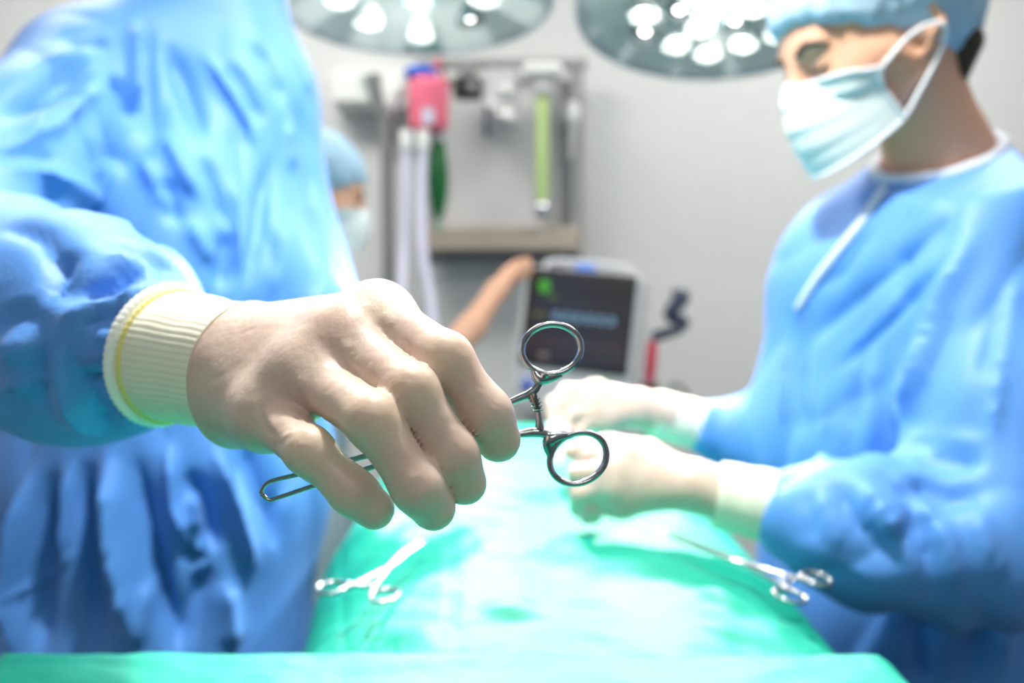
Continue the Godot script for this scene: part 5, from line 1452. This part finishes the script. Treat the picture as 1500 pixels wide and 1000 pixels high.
func make_monitor() -> void:
	var at := Vector3(0.1794, 1.0696, -2.1768)
	var o := thing("patient_monitor", "grey patient monitor with a dark screen showing a row of blue figures", "monitor", at)
	o.rotation_degrees = Vector3(-6, -14, -5)
	part(o, "case", rbox(Vector3(0.335, 0.40, 0.20), 0.014), M.light_grey, Vector3(0.0, -0.06, -0.10))
	part(o, "bezel", rbox(Vector3(0.30, 0.272, 0.012), 0.004), M.dark, Vector3(0, 0, 0.002))
	var s := mat(Color.BLACK, 0.25)
	s.emission_enabled = true
	s.emission = Color.BLACK
	s.emission_texture = screen_picture()
	s.emission_energy_multiplier = 0.8
	var hw := 0.138
	var hh := 0.122
	part(o, "screen", grid_mesh([[Vector3(-hw, hh, 0.0095), Vector3(hw, hh, 0.0095)], [Vector3(-hw, -hh, 0.0095), Vector3(hw, -hh, 0.0095)]], false, false, true), s)
	part(o, "handle", tube(spline([Vector3(-0.12, 0.135, -0.08), Vector3(-0.1, 0.165, -0.08), Vector3(0.1, 0.165, -0.08), Vector3(0.12, 0.135, -0.08)], 6), [0.009], 10), M.light_grey)
	part(o, "alarm_light", rbox(Vector3(0.06, 0.022, 0.03), 0.008), mat(rgb(70, 130, 230), 0.4), Vector3(0.0, 0.148, -0.03))
	part(o, "knob", lathe([Vector2(0, 0.02), Vector2(0.02, 0.018), Vector2(0.022, 0.0)], 20), mat(rgb(70, 160, 90), 0.5), Vector3(0.09, -0.17, 0.0), Vector3(90, 0, 0))
	part(o, "connector", lathe([Vector2(0, 0.02), Vector2(0.014, 0.018), Vector2(0.016, 0.0)], 16), M.blue, Vector3(-0.12, -0.19, 0.0), Vector3(90, 0, 0))
	var c := thing("monitor_cart", "tall grey equipment cart carrying the patient monitor", "cart", Vector3(at.x, 0, at.z - 0.12))
	part(c, "body", rbox(Vector3(0.34, 0.68, 0.36), 0.02), M.light_grey, Vector3(0, 0.40, -0.02))
	part(c, "top", rbox(Vector3(0.36, 0.03, 0.40), 0.01), M.grey, Vector3(0, 0.76, -0.02))
	for i in 4:
		part(c, "castor", lathe([Vector2(0, 0.025), Vector2(0.045, 0.02), Vector2(0.05, 0.0), Vector2(0.045, -0.02), Vector2(0, -0.025)], 16), M.dark, Vector3([-0.17, 0.17, -0.17, 0.17][i], 0.05, [-0.15, -0.15, 0.12, 0.12][i]), Vector3(0, 0, 90))
	# the clamp arm with a red hose, right of the monitor
	var a := thing("hose_holder", "dark clamp arm with a red hose right of the monitor", "holder", Vector3(0.4111, 1.0121, -2.1920))
	var q := func(px: float, py: float, dz := 0.0) -> Vector3:
		return Vector3((px - 968.0) / 530.0, (500.0 - py) / 530.0, dz)
	part(a, "hook", tube(spline([q.call(984, 432), q.call(1000, 434), q.call(990, 446), q.call(982, 462), q.call(996, 470), q.call(1006, 468)], 5), [0.016, 0.02, 0.022, 0.016, 0.014], 10), M.navy)
	part(a, "arm", tube([q.call(955, 494), q.call(975, 488), q.call(998, 482)], [0.014, 0.016, 0.012], 10), M.navy)
	part(a, "link", tube(spline([q.call(998, 482), q.call(1006, 476), q.call(1002, 466)], 5), [0.008], 8), M.mid_grey)
	part(a, "red_hose", tube([q.call(956, 500), q.call(954, 530), q.call(951, 562)], [0.014, 0.016, 0.014], 12), M.red)
	part(a, "foot", tube([q.call(940, 572), q.call(965, 568)], [0.018, 0.016], 10), M.dark)
	part(a, "post", tube([q.call(952, 560), q.call(950, 640), q.call(950, 760)], [0.016], 10), M.mid_grey)
	var h := thing("cable", "dark looped cable beside the red hose right of the monitor", "cable")
	part(h, "loop", tube(spline([Vector3(0.4262, 0.8655, -2.1794), Vector3(0.4488, 0.8956, -2.1820), Vector3(0.4809, 0.8712, -2.1799), Vector3(0.4790, 0.8242, -2.1759), Vector3(0.4431, 0.8017, -2.1739), Vector3(0.4243, 0.7490, -2.1694)], 8), [0.007], 8), M.mid_grey)


# ---------------------------------------------------------------- everything
const PANEL := [1.7, 0.4, 4.4, 4.4]


func _ready() -> void:
	rng.seed = 11
	var cam := Camera3D.new()
	cam.name = "camera"
	var lens := CameraAttributesPhysical.new()
	lens.frustum_focal_length = 28.0
	lens.frustum_focus_distance = 0.315
	lens.exposure_aperture = 4.6
	cam.attributes = lens
	cam.near = 0.05
	cam.far = 50.0
	add_child(cam)
	cam.position = Vector3(0, 1.2, 0)
	cam.rotation_degrees = Vector3(-4.9, 0, 0)
	cam.fov = 46.397
	cam.current = true
	var env := Environment.new()
	env.background_mode = Environment.BG_COLOR
	env.background_color = Color(0.02, 0.02, 0.02)
	env.tonemap_mode = Environment.TONE_MAPPER_LINEAR
	env.tonemap_exposure = 0.86
	env.sdfgi_enabled = true
	env.ssao_enabled = true
	env.ssil_enabled = true
	var w := WorldEnvironment.new()
	w.name = "world"
	w.environment = env
	add_child(w)
	make_materials()
	make_room()
	var hot := Vector3(-0.0237, 0.9329, -0.9005)
	surgical_lamp(Vector3(-0.2070, 1.7918, -1.8072), Vector3(-4, 0, 2), "silver surgical lamp dish at the top, above the pink canister", hot, 3.4, 25.0, true)
	surgical_lamp(Vector3(0.4342, 1.7575, -1.7540), Vector3(-12, 0, -4), "silver surgical lamp dish with a cluster of bright bulbs before the nurse", hot, 3.4, 25.0)
	surgical_lamp(Vector3(0.0, 2.15, -0.62), Vector3(12, 0, 0), "third surgical lamp head hanging over the middle of the table", Vector3(0.0, 1.0, -0.9), 2.4, 58.0)
	make_table()
	make_surgeon()
	make_nurse()
	make_assistant()
	forceps("steel forceps held out in the surgeon's gloved hand", Transform3D(Basis(Vector3.RIGHT, deg_to_rad(-4.9)) * Basis(Vector3.UP, 0.06), Vector3(-0.0319, 1.1307, -0.3333)))
	var lie := Basis(Vector3.RIGHT, -PI / 2)
	forceps("steel forceps lying on the drape under the surgeon's fingers", Transform3D(Basis(Vector3.UP, -2.14) * lie, Vector3(-0.1052, 0.9350, -0.6693) + Vector3(0, 0.012, 0)))
	forceps("steel forceps lying on the drape below the nurse's wrist", Transform3D(Basis(Vector3.UP, -1.04) * Basis(Vector3.BACK, -0.12) * lie, Vector3(0.2052, 0.9350, -0.6883) + Vector3(0, 0.009, 0)))
	var g := thing("gauze", "small white folded gauze pinched in the nurse's far hand", "gauze", Vector3(0.0568, 0.9909, -1.0058))
	part(g, "pad", rbox(Vector3(0.03, 0.045, 0.024), 0.01), M.gauze)
	part(g, "fold", rbox(Vector3(0.026, 0.03, 0.02), 0.008), M.gauze, Vector3(0.004, -0.03, 0.006))
	make_rack()
	make_monitor()
